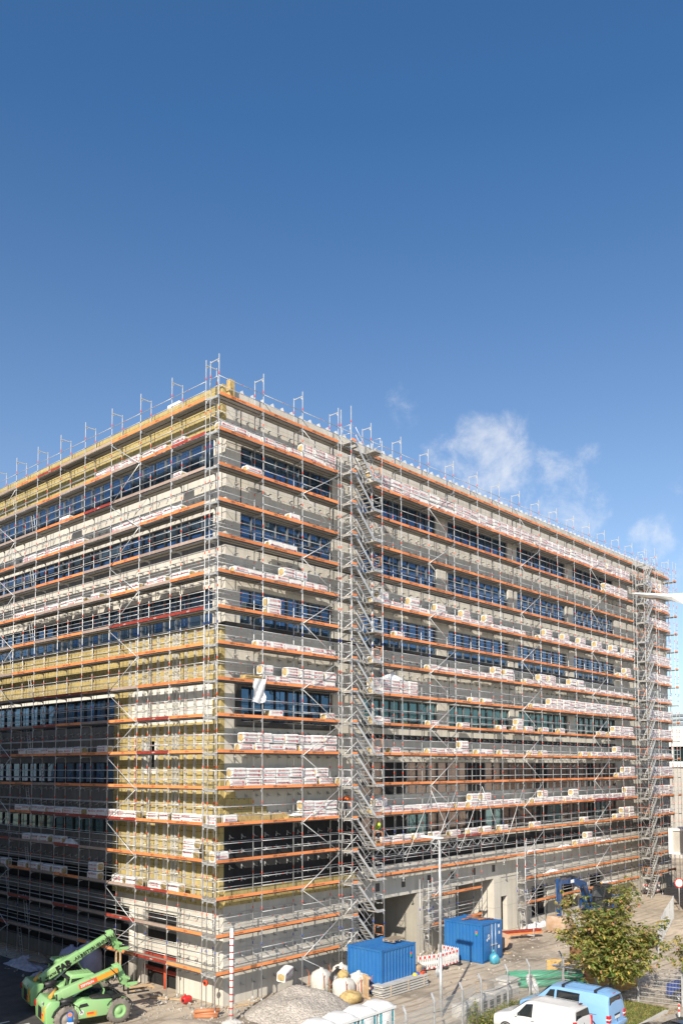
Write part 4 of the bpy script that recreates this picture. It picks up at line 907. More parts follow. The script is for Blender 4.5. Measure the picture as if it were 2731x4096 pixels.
blob('wool_lump', 'torn yellow wool heaped at the foot of the white bags', 'waste', (6.75, -3.65, 0), (.75, .6, .38), 7, M['wool'], False)
blob('wool_lump', 'lump of yellow wool poking out of the front white bag', 'waste', (7.3, -2.6, 1.1), (.36, .34, .26), 3, M['wool'], False)
mb = MB(); r = random.Random(5)
for i in range(46):
    a = r.uniform(0, 6.3); P = Vector((7.75+r.gauss(0, .25), -1.5+r.gauss(0, .25), r.uniform(.05, .7))); mb.beam(P, P+Vector((.4*math.cos(a), .4*math.sin(a), r.uniform(-.2, .2))), .05, .008)
tag(mb.build('strapping_scraps', mat('green_strap', (.16, .30, .25), .5)), 'tangle of dark green strapping between the white bags', 'waste')
o = place(packs[0], (4.7, -.5, .95), None, R(24)); o.rotation_euler = (R(8), R(-9), R(24)); o.scale = (1.15, 1.1, 1); tag(o, 'single wrapped insulation pack lying tilted on the gravel mound', 'insulation')
M['wood'] = mat('new_wood', (.58, .41, .24), .75, var=.18, scale=3, stretch=(.4, 3, 3))
M['wood_grey'] = mat('old_wood', (.34, .27, .19), .85, var=.2, scale=3, stretch=(.4, 3, 3))
def pallet(label, Mx, m='wood', w=1.25, d=.84):
    t = thing('pallet', label, 'pallet', (0, 0, 0)); t.matrix_world = Mx
    for i in range(5): MB().box(0, w, i*(d-.1)/4, i*(d-.1)/4+.1, .12, .145).build('board', M[m], t)
    for i in range(3):
        MB().box(i*(w-.1)/2, i*(w-.1)/2+.1, 0, d, .095, .118).box(i*(w-.1)/2, i*(w-.1)/2+.1, 0, d, 0, .02).build('runner', M[m], t)
        for j in range(3): MB().box(i*(w-.12)/2, i*(w-.12)/2+.12, j*(d-.12)/2, j*(d-.12)/2+.12, .021, .094).build('block', M[m], t)
    return t
pallet('wooden pallet leaning upright against a white big bag', Matrix.Translation((8.05, -4.05, .02)) @ Matrix.Rotation(R(-12), 4, 'Z') @ Matrix.Rotation(R(-90), 4, 'Y') @ Matrix.Rotation(R(-14), 4, 'X'))
pallet('grey brown pallet lying on the roof of the nearer blue container', Matrix.Translation((10.75, -3.6, 2.74)) @ Matrix.Rotation(R(4), 4, 'Z'), 'wood_grey')
pallet('wooden pallet carried on the forks of the nearer telehandler', Matrix.Translation((-1.5, 5.4, .62)) @ Matrix.Rotation(R(-15), 4, 'Z'))
# stack of grey planks with a few tools on it
t = thing('plank_stack', 'stack of long pale grey planks lying along the nearer blue container', 'planks', (8.6, -4.6, 0), R(-1))
for lay in range(5):
    z = .04+lay*.15
    for i in range(3): MB().box(.0-.25*((lay*7+i*3) % 3)*.5, 4.15-.05*((lay+i) % 3), .02+i*.27, .27+i*.27, z, z+.09).build('plank', M['galv_dull'] if False else mat('grey_plank', (.50, .49, .46), .75, var=.1, scale=1.5) if (lay == 0 and i == 0) else bpy.data.materials['grey_plank'], t)
    if lay < 4:
        for x in (.6, 2.2, 3.7): MB().box(x, x+.08, 0, .82, z+.092, z+.148).build('spacer', M['wood'], t)
tag(MB().lathe([(0, .15), (.09, .13), (.13, .06), (.16, .0)], 14, 0, Matrix.Translation((11.85, -4.3, .745))).build('safety_helmet', mat('helmet_yellow', (.75, .52, .04), .4)), 'yellow safety helmet on the stack of grey planks', 'helmet')
tag(MB().lathe([(0, .15), (.09, .13), (.13, .06), (.16, .0)], 14, 0, Matrix.Translation((12.15, -4.25, .745))).build('safety_helmet', mat('helmet_blue', (.03, .12, .45), .4)), 'blue safety helmet on the stack of grey planks', 'helmet')
tag(MB().beam((12.3, -4.5, .8), (12.7, -4.4, .8), .12, .1).beam((12.7, -4.4, .78), (12.8, -4.15, .78), .08, .08).beam((12.4, -4.45, .8), (12.45, -4.15, .78), .07, .07).build('power_tool', M['ring']), 'orange power tool on the stack of grey planks', 'tool')
tag(MB().rbox(12.35, 12.85, -4.05, -3.7, .745, 1.15, .01).build('cardboard_box', M['wood']), 'brown cardboard box at the end of the plank stack', 'box')
# ------------------------------------------------------------------ containers
M['blue_steel'] = mat('blue_container_paint', (.012, .12, .36), .5, var=.16, scale=1.1, col2=(.03, .15, .36), bump=.05, bscale=3)
def corr(m, p, q, z0, z1, n, depth, nrm):
    """corrugated sheet from p to q, folds outwards along nrm"""
    p, q, nrm = Vector(p), Vector(q), Vector(nrm); pts = []
    for i in range(n):
        for f, d in ((0, 0), (.25, 0), (.4, 1), (.85, 1)): pts.append(p.lerp(q, (i+f)/n)+nrm*depth*d)
    pts.append(q); vs = [(v.x, v.y, z0) for v in pts]+[(v.x, v.y, z1) for v in pts]; k = len(pts)
    m.add(vs, [(i, i+1, k+i+1, k+i) for i in range(k-1)])
def container(label, x, y, L, W, H, doors):
    t = thing('shipping_container', label, 'container', (x, y, 0), 0, 'blue site containers')
    body = MB(); e = .06
    corr(body, (0, e, 0), (L, e, 0), .14, H-.1, max(6, int(L/.28)), -.045, (0, 1, 0)); corr(body, (e, W, 0), (e, 0, 0), .14, H-.1, max(6, int(W/.28)), -.045, (1, 0, 0))
    body.box(.07, L-.05, .07, W-.05, .12, H-.05)
    body.build('wall', M['blue_steel'], t)
    f = MB()
    for a, b in ((0, 0), (L-.1, 0), (0, W-.1), (L-.1, W-.1)): f.box(a-.01, a+.11, b-.01, b+.11, 0, H)
    for z0, z1 in ((.04, .17), (H-.12, H)): f.box(.1, L-.1, -.006, .1, z0, z1).box(.1, L-.1, W-.1, W, z0, z1).box(-.006, .1, .1, W-.1, z0, z1).box(L-.1, L, .1, W-.1, z0, z1)
    f.build('frame', M['blue_steel'], t)
    for a in (-.03, L-.13):
        for b in (-.03, W-.13): MB().rbox(a, a+.16, b, b+.16, H-.03, H+.03, .01).build('corner_casting', M['blue_steel'], t)
    rf = MB(); n = int(L/.25)
    for i in range(n): rf.box(.12+(L-.24)*i/n, .12+(L-.24)*(i+.5)/n, .1, W-.1, H-.03, H-.002)
    rf.box(.1, L-.1, .1, W-.1, H-.05, H-.03); rf.build('roof', M['blue_steel'], t)
    MB().box(L-.55, L-.40, -.052, -.046, H-.62, H-.48).build('red_label', M['ring'], t) if not doors else MB().box(-.055, -.048, .35, .5, H-.62, H-.48).build('red_label', M['ring'], t)
    MB().box(L-.55, L-.40, -.052, -.046, H-.76, H-.62).build('green_label', mat('green_label', (.05, .4, .12), .5), t) if not doors else MB().box(-.055, -.048, .35, .5, H-.76, H-.62).build('green_label', bpy.data.materials['green_label'], t)
    if doors:        # door leaves on the -Y end
        for a, b in ((.1, L/2-.01), (L/2+.01, L-.1)):
            d = MB().rbox(a, b, -.075, -.05, .18, H-.13, .008)
            for z in (.75, 1.35, 1.95): d.box(a+.04, b-.04, -.085, -.076, z, z+.05)
            dl = d.build('door', M['blue_steel'], t)
            xx = b-.22 if a < 1 else a+.22; MB().tube((xx, -.12, .1), (xx, -.12, H-.08), .022, 8).build('locking_bar', M['galv'], dl)
            MB().box(xx-.18, xx+.18, -.15, -.13, 1.12, 1.17).box(xx-.03, xx+.03, -.16, -.1, 1.08, 1.22).build('handle', M['galv'], dl)
        for a, z in ((1.85, 2.2), (1.9, 1.75), (1.85, .8)): MB().box(a, a+.2, -.088, -.086, z, z+.2).build('label_plate', M['paint_white'], t)
        em = MB().lathe([(.15, 0), (.19, 0)], 20, 0, FRONT(.68, -.09, 1.72) @ Matrix.Diagonal((.75, 1, 1, 1))); em.text('S', .42, FRONT(.68, -.09, 1.72), 0, .03); em.build('emblem', M['paint_white'], t)
        MB().box(.42, .56, -.088, -.086, 1.45, 1.6).build('label_plate', M['paint_white'], t)
    return t
container('blue corrugated container nearer the corner with a pallet on its roof', 8.95, -4.12, 3.2, 2.65, 2.62, False)
container('blue corrugated container farther off with double doors and a white emblem', 19.75, -3.95, 2.5, 3.1, 2.62, True)
mb = MB(); mb.path([(20.2, -2.0, 2.68), (21.0, -2.3, 2.72), (21.6, -2.9, 2.68), (21.9, -2.4, 2.7), (21.2, -1.7, 2.68)], .045, 6); mb.path([(20.9, -2.9, 2.7), (21.7, -3.3, 2.72), (21.9, -3.5, 2.69)], .05, 6)
tag(mb.build('lifting_chain', mat('rusty_chain', (.30, .13, .06), .8, var=.3, scale=9)), 'rusty chain and red hooks lying on the farther container roof', 'chain')
blob('rubbish_sack', 'turquoise plastic sack at the doors of the farther blue container', 'bag', (20.35, -4.5, 0), (.36, .32, .42), 12, M['bag_teal'])
# ------------------------------------------------------------------ barriers
M['barrier_white'] = mat('barrier_plastic', (.76, .75, .73), .5, var=.05); M['barrier_red'] = mat('barrier_red', (.68, .04, .03), .45)
def barrier(label, p, q, grp='red and white site barriers'):
    p, q = Vector((*p, 0)), Vector((*q, 0)); d = q-p; L = d.length
    t = thing('barrier', label, 'barrier', p, math.atan2(d.y, d.x), grp)
    m = MB().box(0, L, -.02, .02, .82, 1.0).box(0, L, -.02, .02, .14, .26); n = int(L/.17)
    for i in range(n+1): x = (L-.07)*i/n; m.box(x, x+.07, -.018, .018, .26, .82); m.box(x, x+.05, -.015, .015, 1.0, 1.07)
    m.box(0, L, -.012, .012, .45, .62)
    m.build('panel', M['barrier_white'], t); k = int(L/.34)
    for i in range(k): x = L*(i+.25)/k; MB().box(x, x+.17, -.028, .028, .83, .99).build('red_stripe', M['barrier_red'], t); MB().box(x, x+.17, -.027, .027, .15, .25).build('red_foot_stripe', M['barrier_red'], t)
    for x in (.25, L-.25): MB().rbox(x-.2, x+.2, -.35, .35, .0, .12, .02).build('foot', M['frame_dark'], t)
barrier('red and white barrier panel facing the toilets, between the two blue containers', (14.9, -2.2), (16.65, -2.75))
barrier('red and white barrier panel running on toward the farther blue container', (16.7, -2.75), (18.7, -2.75))
barrier('white barrier panel seen from behind, at right angles beside the farther container', (18.75, -2.7), (18.95, -.9))
barrier('red and white barrier panel at the foot of the far stair tower', (57.6, 1.0), (59.0, .2), 'barriers by the far tower'); barrier('red and white barrier panel right of the far stair tower', (59.1, .2), (60.6, .3), 'barriers by the far tower')
# ------------------------------------------------------------------ small things on the ground
mb = MB()
for i, (a, b, z, rr) in enumerate((((-.75, .85), (.15, -.1), .12, .12), ((-.95, .55), (-.1, -.35), .1, .1), ((-.8, .72), (.3, -.05), .3, .11))): mb.tube((*a, z), (*b, z), rr, 12)
tag(mb.build('drain_pipes', mat('orange_pipe', (.50, .20, .09), .55)), 'three short terracotta drain pipes at the foot of the corner scaffold', 'pipes')
tag(MB().rbox(1.0, 1.6, 2.45, 2.85, .1, .48, .12, 0, 3).tube((1.2, 2.65, .48), (1.2, 2.65, .6), .06, 8).tube((.98, 2.55, .3), (.96, 2.55, .3), .08, 10, 1).build('fuel_can', [mat('red_can', (.62, .03, .03), .4), M['black']], None, (-.9, .35, 0)), 'red plastic fuel can on the rubble at the corner', 'can')
t = thing('marker_pole', 'tall white pole with red rings in front of the corner scaffold', 'pole', (-.13, -1.49, 0))
MB().tube((0, 0, 0), (0, 0, 4.85), .1, 12).build('shaft', M['paint_white'], t)
for i in range(12): MB().tube((0, 0, .35+i*.36), (0, 0, .42+i*.36), .104, 12).build('red_ring', M['barrier_red'], t)
crumple('sandbag', (-.6, .35, -1.95, -1.15, 0, .28), M['bag'], 'pale sandbag weighing down the red and white pole', 'sandbag', 10, seed=3)
crumple('plastic_sheet', (-1.9, -.2, 16.6, 20.4, 0, .55), M['sheet_grey'], 'crumpled grey plastic sheeting on the shaded ground at the scaffold foot', 'sheet', 34, seed=6)
crumple('plastic_sheet', (-2.4, -1.3, 14.0, 15.6, 0, .45), M['sheet_grey'], 'small heap of grey sheeting behind the farther telehandler', 'sheet', 22, seed=16)
tag(MB().obox(Matrix.Translation((.2, 18.4, .2)) @ Matrix.Rotation(.1, 4, 'X') @ Matrix.Rotation(.2, 4, 'Z'), .9, 2.2, .05).build('plywood_sheet', M['wood_grey']), 'brown plywood sheet lying on the shaded ground under the scaffold', 'plywood')
tag(MB().obox(Matrix.Translation((-.9, 17.2, .5)) @ Matrix.Rotation(.2, 4, 'Z'), .35, 1.9, .1).build('timber_beam', M['wood_grey']), 'short timber beam lying on the grey sheeting', 'timber')
for i, (x, y, a, L, l) in enumerate(((1.0, 4.5, .4, 2.6, 'timber board lying along the concrete foot near the corner'), (2.4, .4, -.3, 2.0, 'thin board lying on the rubble behind the marker pole'), (13.8, -3.2, .15, 2.4, 'timber board lying beside the red and white barrier'), (23.3, -3.3, -.5, 1.3, 'short board on the ground behind the farther container'))): tag(MB().obox(Matrix.Translation((x if i else .4, y, .05)) @ Matrix.Rotation(a+(1.6 if i == 0 else 0), 4, 'Z'), L, .2, .05).build('timber_board', M['wood']), l, 'timber')
t = thing('beam_stack', 'stack of long orange steel beams on low trestles beyond the containers', 'beams', (29.8, -1.0, 0))
for i, (dy, z, mm) in enumerate(((-.0, .45, 'orange'), (.22, .45, 'orange'), (.44, .45, 'redboard'), (.1, .62, 'redboard'), (.32, .62, 'redboard'))): MB().beam((-5.6, 1.6+dy*.6, z), (.6, -1.5+dy, z), .18, .14).build('beam', M[mm], t)
for x, y in ((-4.6, 1.0), (-.6, -1.0)): MB().box(x-.04, x+.04, y-.5, y+.7, .28, .36).tube((x, y-.45, 0), (x, y-.45, 1.1), .03, 6).tube((x, y+.65, 0), (x, y+.65, 1.1), .03, 6).box(x-.3, x+.3, y-.5, y-.4, 0, .05).build('trestle', M['galv'], t)
def bucket(name, label, x, y, s, rz, m):
    t = thing(name, label, 'bucket', (x, y, 0), rz); prof = [(0, 1.0), (-.1, .5), (.05, .1), (.45, 0), (.95, .25), (1.15, .62), (1.1, .58), (.9, .3), (.45, .07), (.12, .16), (-.02, .5), (.07, 1.0)]
    MB().prism([(a*s, b*s) for a, b in prof], -.6*s, .6*s, 'y').build('shell', m, t); side = [(0, 1.0), (-.1, .5), (.05, .1), (.45, 0), (.95, .25), (1.15, .62), (.6, .8)]
    for y_ in (-.62*s, .58*s): MB().prism([(a*s, b*s) for a, b in side], y_, y_+.04*s, 'y').build('cheek', m, t)
    return t
M['rust'] = mat('worn_bucket_steel', (.38, .22, .12), .7, var=.25, scale=1.6, col2=(.46, .38, .30))
bucket('digger_bucket', 'spare digger bucket lying on the ground behind the farther blue container', 24.3, -1.6, 1.35, R(-60), M['rust'])
for i, (x, y, rz) in enumerate(((33.8, .3, .2), (36.2, .4, -.3))): crumple('plastic_sheet', (x-1.3, x+1.3, y-.7, y+.3, 0, .45), M['sheet'], ('heap of clear plastic sheeting under the scaffold beyond the second gateway', 'second heap of clear sheeting under the scaffold near the excavator')[i], 'sheet', 22, seed=30+i)
# ------------------------------------------------------------------ toilets
M['toilet_white'] = mat('toilet_roof_plastic', (.76, .76, .74), .4, var=.04); M['toilet_teal'] = mat('toilet_teal', (.07, .33, .38), .45, var=.06)
def toilet(label, x, y):
    t = thing('portable_toilet', label, 'toilet', (x, y, 0), 0, 'row of portable toilets'); w, d, h = 1.14, 1.14, 2.05
    MB().rbox(0, w, 0, d, .08, h, .03).build('cabin', M['toilet_teal'], t); MB().rbox(-.03, w+.03, -.03, d+.03, 0, .1, .02).build('skid', M['frame_dark'], t)
    rf = MB(); vs, fs = [], []; n = 10
    for i in range(n+1):
        u = -1+2*i/n; zz = .24*(1-abs(u)**3)
        for j in range(7): v = -1+j/3; e = zz*abs(v)**5; vs.append((w/2+u*(w/2+.06), d/2+v*(d/2+.06), h+.02+max(.0, zz-e)+(.012 if j % 2 else 0)))
    for i in range(n):
        for j in range(6): a = i*7+j; fs.append((a, a+7, a+8, a+1))
    rf.add(vs, fs, 0, True); rf.box(-.06, w+.06, -.06, d+.06, h-.1, h+.02)
    roof = rf.build('roof', M['toilet_white'], t); MB().tube((w*.25, d*.8, h+.1), (w*.25, d*.8, h+.24), .05, 8).build('vent', M['toilet_white'], roof)
    dr = MB().rbox(.24, w-.24, -.03, .0, .18, h-.14, .04).build('door', M['toilet_white'], t)
    MB().rbox(.36, w-.36, -.045, -.03, .9, h-.3, .03).build('panel', M['toilet_white'], dr); MB().box(.3, .36, -.06, -.03, 1.0, 1.15).build('handle', M['frame_dark'], dr)
    for z in (1.2, 1.4): MB().lathe([(.05, 0), (.075, 0)], 12, 0, FRONT(w/2, -.047, z)).build('symbol', M['frame_dark'], dr)
    for a in (-.006, w-.05): MB().box(a, a+.056, -.01, .05, .1, h-.1).build('corner_trim', M['toilet_white'], t)
for i, x in enumerate((1.08, -.22, -1.57, -2.92, -4.27)): toilet(f'white roofed teal portable toilet, {ordinal(i)} of the row counted from the containers', x, -10.5)
# ------------------------------------------------------------------ mesh fences
M['mesh'] = mat('fence_wire', (.52, .54, .54), .5, metal=.4, var=.05)
def fence(name, label, pts, h=2.0, angled=True, m='mesh', pitch=.085, pw='galv_dull'):
    t = thing(name, label, 'fence', (*pts[0][:2], 0)); o = Vector((*pts[0][:2], 0))
    for i, p in enumerate(pts):
        p = Vector((*p, 0))-o; mb = MB().box(p.x-.045, p.x+.045, p.y-.04, p.y+.04, -.05, h+.02)
        if angled: mb.beam(p+Vector((0, 0, h)), p+Vector((.16, .3, h+.34)), .08, .08)
        mb.build('post', M[pw], t)
        if i+1 < len(pts):
            q = Vector((*pts[i+1], 0))-o; d = q-p; L = d.length; n = int(L/pitch); mb = MB()
            for j in range(1, n): c_ = p+d*(j/n); mb.tube((c_.x, c_.y, .06), (c_.x, c_.y, h), .008, 3, cap=False)
            for j in range(9): z = .08+(h-.1)*j/8; mb.tube((p.x, p.y, z), (q.x, q.y, z), .011, 4, cap=False); 
            mb.build('mesh_panel', M[m], t)
            if angled:
                mb = MB()
                for k in (0, 1): a = Vector((.07+.09*k, .13+.17*k, h+.14+.19*k)); mb.path([p+a, p.lerp(q, .5)+a+Vector((0, 0, -.05)), q+a], .008, 4)
                mb.build('top_wire', M[m], t)
    return t
fence('mesh_fence', 'tall mesh fence with bent post tops between car park and building site', [(-4.5, -12.2), (-1.5, -12.0), (1.5, -11.75), (4.15, -11.4), (6.74, -11.25), (8.9, -10.95), (11.7, -10.85), (13.6, -11.1), (16.8, -11.45)])
fence('mesh_fence', 'light grey bar mesh fence behind the cherry tree and the grass', [(16.8, -11.5), (17.3, -13.3), (17.9, -15.54), (18.5, -17.8), (19.1, -20.2), (19.8, -22.6)], 1.95, False, 'galv', .075)
mb = MB(); r = random.Random(2); pts = []
for i in range(60): u = i/59; x = 4+12.5*u; pts.append((x, -11.35+.55*math.sin(u*3.1)-.1, 1.55-.25*abs(math.sin(u*9))))
tag(MB().path(pts, .012, 5).build('loose_cable', M['frame_dark']), 'thin dark cable sagging along the mesh fence', 'cable')
ff = fence('site_fence', 'light mobile fence with grey tarpaulin at the shaded end of the road', [(31.0, -11.4), (34.4, -10.3), (37.8, -9.2), (41.2, -8.2), (45.2, -7.0)], 2.0, False, 'galv', .11)
for a, b in (((31.1, -11.3), (34.3, -10.2)), ((34.5, -10.2), (37.7, -9.1))): MB().add([(a[0]-31, a[1]+11.4, .2), (b[0]-31, b[1]+11.4, .2), (b[0]-31, b[1]+11.4, 1.7), (a[0]-31, a[1]+11.4, 1.9), (a[0]-31, a[1]+11.42, .2), (b[0]-31, b[1]+11.42, .2), (b[0]-31, b[1]+11.42, 1.7), (a[0]-31, a[1]+11.42, 1.9)], [(0, 1, 2, 3), (7, 6, 5, 4), (3, 2, 6, 7)]).build('tarpaulin', M['sheet_grey'], ff)
# ------------------------------------------------------------------ lamps, signs
t = thing('street_lamp', 'slim grey street lamp between the plank stack and the fence', 'street lamp', (8.0, -9.0, 0))
MB().tube((0, 0, 0), (0, 0, 3.4), .095, 14).tube((0, 0, 3.4), (0, 0, 9.4), .08, 14, r2=.065).build('pole', M['galv_dull'], t); MB().beam((0, -.15, 9.47), (0, 1.15, 9.51), .3, .1).beam((0, .2, 9.44), (0, 1.1, 9.45), .22, .05, 0).build('lamp_head', M['paint_white'], t)
MB().tube((-.13, -.05, 2.35), (-.13+.0, -.02, 2.35), .01, 6).lathe([(0, -.01), (.3, -.01), (.3, .01), (0, .01)], 22, 0, Matrix.Translation((0, .12, 2.35)) @ Matrix.Rotation(R(90), 4, 'X')).build('sign_back', M['galv_dull'], t)
def ray(px, py, D): d = fw+rt*((px-CX)/FPX)-up*((py-CY)/FPX); return camv+d*D
tip, root = ray(2531, 2376, 14), ray(2790, 2400, 13.2); ax = (root-tip).normalized(); sidev = ax.cross(Vector((0, 0, 1))).normalized()
t = thing('street_lamp', 'flat white street lamp arm reaching in close by above the car park', 'street lamp', (root.x+ax.x*1.4, root.y+ax.y*1.4, 0)); o_ = t.location
mb = MB(); secs = [(0, .05, .008), (.1, .1, .02), (.5, .15, .035), (.75, .15, .05), (.95, .07, .09), (1.2, .05, .06), (2.6, .05, .05)]; vs, fs = [], []
for s, w, h in secs:
    P = tip+ax*s-o_
    for a, b in ((-1, -.0), (-.75, 1), (.75, 1), (1, 0), (.75, -1.2), (-.75, -1.2)): vs.append(P+sidev*w*a+Vector((0, 0, h*b)))
for i in range(len(secs)-1):
    for j in range(6): fs.append((i*6+j, i*6+(j+1) % 6, (i+1)*6+(j+1) % 6, (i+1)*6+j))
fs += [tuple(range(6)), tuple((len(secs)-1)*6+j for j in reversed(range(6)))]
mb.add(vs, fs).build('lamp_head', M['paint_white'], t); MB().tube((0, 0, 0), (0, 0, root.z+.2), .08, 12).build('pole', M['galv'], t)
P = tip+ax*.2-o_; MB().obox(Matrix.Translation(P+ax*.2+Vector((0, 0, -.04))) @ frame((0, 0, 0), ax, sidev, ax.cross(sidev)).to_3x3().to_4x4(), .42, .2, .012).build('lens', M['wood_grey'], t)
t = thing('road_sign', 'round white sign with red ring at the dark end of the road', 'sign', (50.2, -5.62, 0), R(-45))
MB().lathe([(0, 0), (.37, 0)], 28, 0, FRONT(0, -.05, 2.5)).build('face', M['paint_white'], t); MB().lathe([(.35, 0), (.44, 0)], 28, 0, FRONT(0, -.055, 2.5)).build('red_ring', M['barrier_red'], t); MB().tube((0, 0, 0), (0, 0, 2.9), .035, 8).build('pole', M['galv'], t)
MB().lathe([(0, -.02), (.44, -.02), (.44, .0)], 28, 0, FRONT(0, -.05, 2.5)).build('plate', M['galv_dull'], t)
t = thing('bollard', 'slim red and white bollard beside the kerb of the car park', 'bollard', (15.5, -18.75, 0)); MB().tube((0, 0, 0), (0, 0, .95), .045, 10).build('post', M['paint_white'], t)
for z in (.55, .8): MB().tube((0, 0, z), (0, 0, z+.14), .048, 10).build('red_ring', M['barrier_red'], t)
t = thing('warning_beacon', 'blue lamp with orange lens on a red and white warning board near the rear wheel', 'beacon', (-7.0, 2.6, 0), R(-40))
MB().tube((0, 0, .0), (0, 0, .75), .03, 8).rbox(-.16, .16, -.03, .03, .2, .72, .01).build('board', M['paint_white'], t); MB().add([(-.15, -.034, .22), (.15, -.034, .22), (0, -.034, .62)], [(0, 1, 2)]).build('red_triangle', M['barrier_red'], t)
MB().rbox(-.13, .13, -.07, .07, .72, 1.0, .03).tube((0, -.08, 1.1), (0, .08, 1.1), .15, 16).build('lamp_body', mat('beacon_blue', (.02, .14, .45), .4), t); MB().tube((0, -.1, 1.1), (0, .1, 1.1), .105, 16).build('lens', M['strap'], t)
# ------------------------------------------------------------------ stored material behind the fence
M['green_pipe'] = mat('green_plastic_pipe', (.02, .30, .16), .4, var=.05)
t = thing('pipe_stack', 'stack of long green plastic pipes behind the mesh fence', 'pipes', (15.6, -8.6, 0), R(-42))
for i, (y, z) in enumerate(((0, .22), (.46, .22), (.92, .22), (.23, .62), (.69, .62))):
    MB().lathe([(.17, 0), (.22, 0), (.22, 4.6), (.17, 4.6), (.17, 0)], 16, 0, Matrix.Translation((0, y, z)) @ Matrix.Rotation(R(90), 4, 'Y')).build('pipe', M['green_pipe'], t)
M['yellow_steel'] = mat('yellow_formwork', (.62, .36, .07), .6, var=.12, scale=2)
t = thing('trench_box', 'yellow steel trench panel leaning on end behind the green pipes', 'formwork', (19.0, -9.2, 0), R(-55))
MB().prism([(0, 0), (3.0, 0), (3.1, 1.9), (1.6, 1.35), (0, 1.2)], -.06, .06, 'y', 0, .01).build('panel', M['yellow_steel'], t)
for x in (.2, 1.2, 2.2): MB().box(x, x+.14, -.14, -.06, .05, 1.2).build('rib', M['yellow_steel'], t)
MB().tube((.3, -.12, .9), (1.5, -.2, .8), .05, 8).build('strut', mat('strut_blue', (.05, .15, .45), .5), t)
t = thing('skip', 'yellow steel skip under the tree behind the mesh fence', 'skip', (19.6, -14.6, 0), R(80)); MB().prism([(0.4, .1), (2.6, .1), (3.0, 1.5), (0, 1.5)], -.9, .9, 'y', 0, .03).build('body', mat('skip_yellow', (.60, .31, .03), .5, var=.1), t); MB().box(-.03, 3.03, -.95, -.88, 1.42, 1.52).box(-.03, 3.03, .88, .95, 1.42, 1.52).build('rim', bpy.data.materials['skip_yellow'], t)
tag(MB().rbox(19.2, 20.6, -12.6, -11.6, 0, .9, .05).build('red_box', M['barrier_red']), 'red steel box behind the tree and fence', 'box')
tag(MB().rbox(21.2, 23.0, -10.8, -9.6, 0, 1.7, .02).box(21.25, 22.95, -10.82, -10.8, .1, 1.6).build('timber_crate', mat('brown_crate', (.30, .16, .07), .8, var=.3, scale=2)), 'brown timber stack behind the mesh fence left of the tree', 'timber')
M['white_conc'] = mat('precast_concrete', (.52, .50, .46), .85, var=.08, scale=1)
for i, (x, y, l) in enumerate(((8.2, -10.35, 'pale precast concrete block with dark slots behind the fence, beside the lamp'), (10.0, -10.2, 'pale precast concrete block with dark slots behind the fence, middle one'), (11.5, -10.1, 'pale precast concrete block with a round opening behind the fence'), (13.4, -9.6, 'low pale precast block behind the fence near the green pipes'))):
    t = thing('concrete_block', l, 'concrete block', (x, y, 0), R(-8), 'precast blocks behind the fence'); MB().rbox(0, 1.3, 0, .9, 0, .7 if i < 3 else .5, .02).build('block', M['white_conc'], t)
    for j in range(2): MB().box(.2+j*.55, .5+j*.55, -.012, .0, .12, .58 if i < 3 else .4).build('slot', M['galv_dull'] if i == 3 else M['frame_dark'], t)
tag(MB().rbox(12.6, 13.4, -8.9, -8.1, 0, .85, .03).build('timber_crate', M['wood_grey']), 'dark crate of stones behind the fence left of the pipes', 'crate')
tag(MB().rbox(14.3, 15.2, -9.4, -8.6, 0, .7, .02).box(14.2, 15.3, -9.5, -8.5, .7, .82).build('timber_crate', M['white_conc']), 'white crate with a board on top behind the fence', 'crate')
tag(MB().lathe([(.48, -.16), (.62, -.1), (.64, 0), (.62, .1), (.48, .16), (.42, 0), (.48, -.16)], 28, 0, Matrix.Translation((15.3, -10.3, .55)) @ Matrix.Rotation(R(65), 4, 'X') @ Matrix.Rotation(.3, 4, 'Y')).build('cable_coil', M['sheet']), 'big white coil of plastic pipe behind the fence and the blue van', 'coil')
kb = MB().box(13.2, 16.9, -17.62, -17.45, 0, .12).build('kerb', M['white_conc']); tag(kb, 'pale kerb between the grass and the car park', 'kerb', kind='structure')
# ------------------------------------------------------------------ wheels and vehicles
M['rubber'] = mat('tyre_rubber', (.022, .021, .02), .85, var=.2); M['rubber_dusty'] = mat('dusty_tyre', (.27, .24, .20), .95, var=.25, scale=3, col2=(.10, .09, .08))
M['rim'] = mat('alloy_rim', (.55, .56, .57), .35, metal=.7, var=.05)
M['car_glass'] = mat('car_glass', (.02, .025, .028), .04, var=.2, spec=.8)
def wheel(par, x, y, r, w, axis, rubber, rimm, tread=0, spokes=0):
    """tyre with its rim as a sub-part; axis is the direction of the outer side"""
    Mx = Matrix.Translation((x, y, r)) @ Vector(axis).to_track_quat('Z', 'Y').to_matrix().to_4x4(); t = MB()
    t.lathe([(r*.58, -w/2), (r*.9, -w/2), (r, -w*.34), (r, w*.34), (r*.9, w/2), (r*.58, w/2)], 26, 0, Mx)
    for i in range(tread):
        a = 2*math.pi*i/tread
        for s in (-1, 1): t.obox(Mx @ Matrix.Rotation(a+s*.06, 4, 'Z') @ Matrix.Translation((r*1.0, 0, s*w*.25)) @ Matrix.Rotation(s*.5, 4, 'X'), r*.09, r*.1, w*.5)
    o = t.build('wheel', M[rubber], par); h = MB().lathe([(0, w*.30), (r*.2, w*.34), (r*.25, w*.22), (r*.5, w*.2), (r*.6, w*.42), (r*.6, -w*.3), (0, -w*.3)], 22, 0, Mx)
    for i in range(spokes): h.obox(Mx @ Matrix.Rotation(2*math.pi*i/spokes, 4, 'Z') @ Matrix.Translation((r*.38, 0, w*.3)), r*.45, r*.07, .03)
    h.build('rim', M[rimm], o); return o
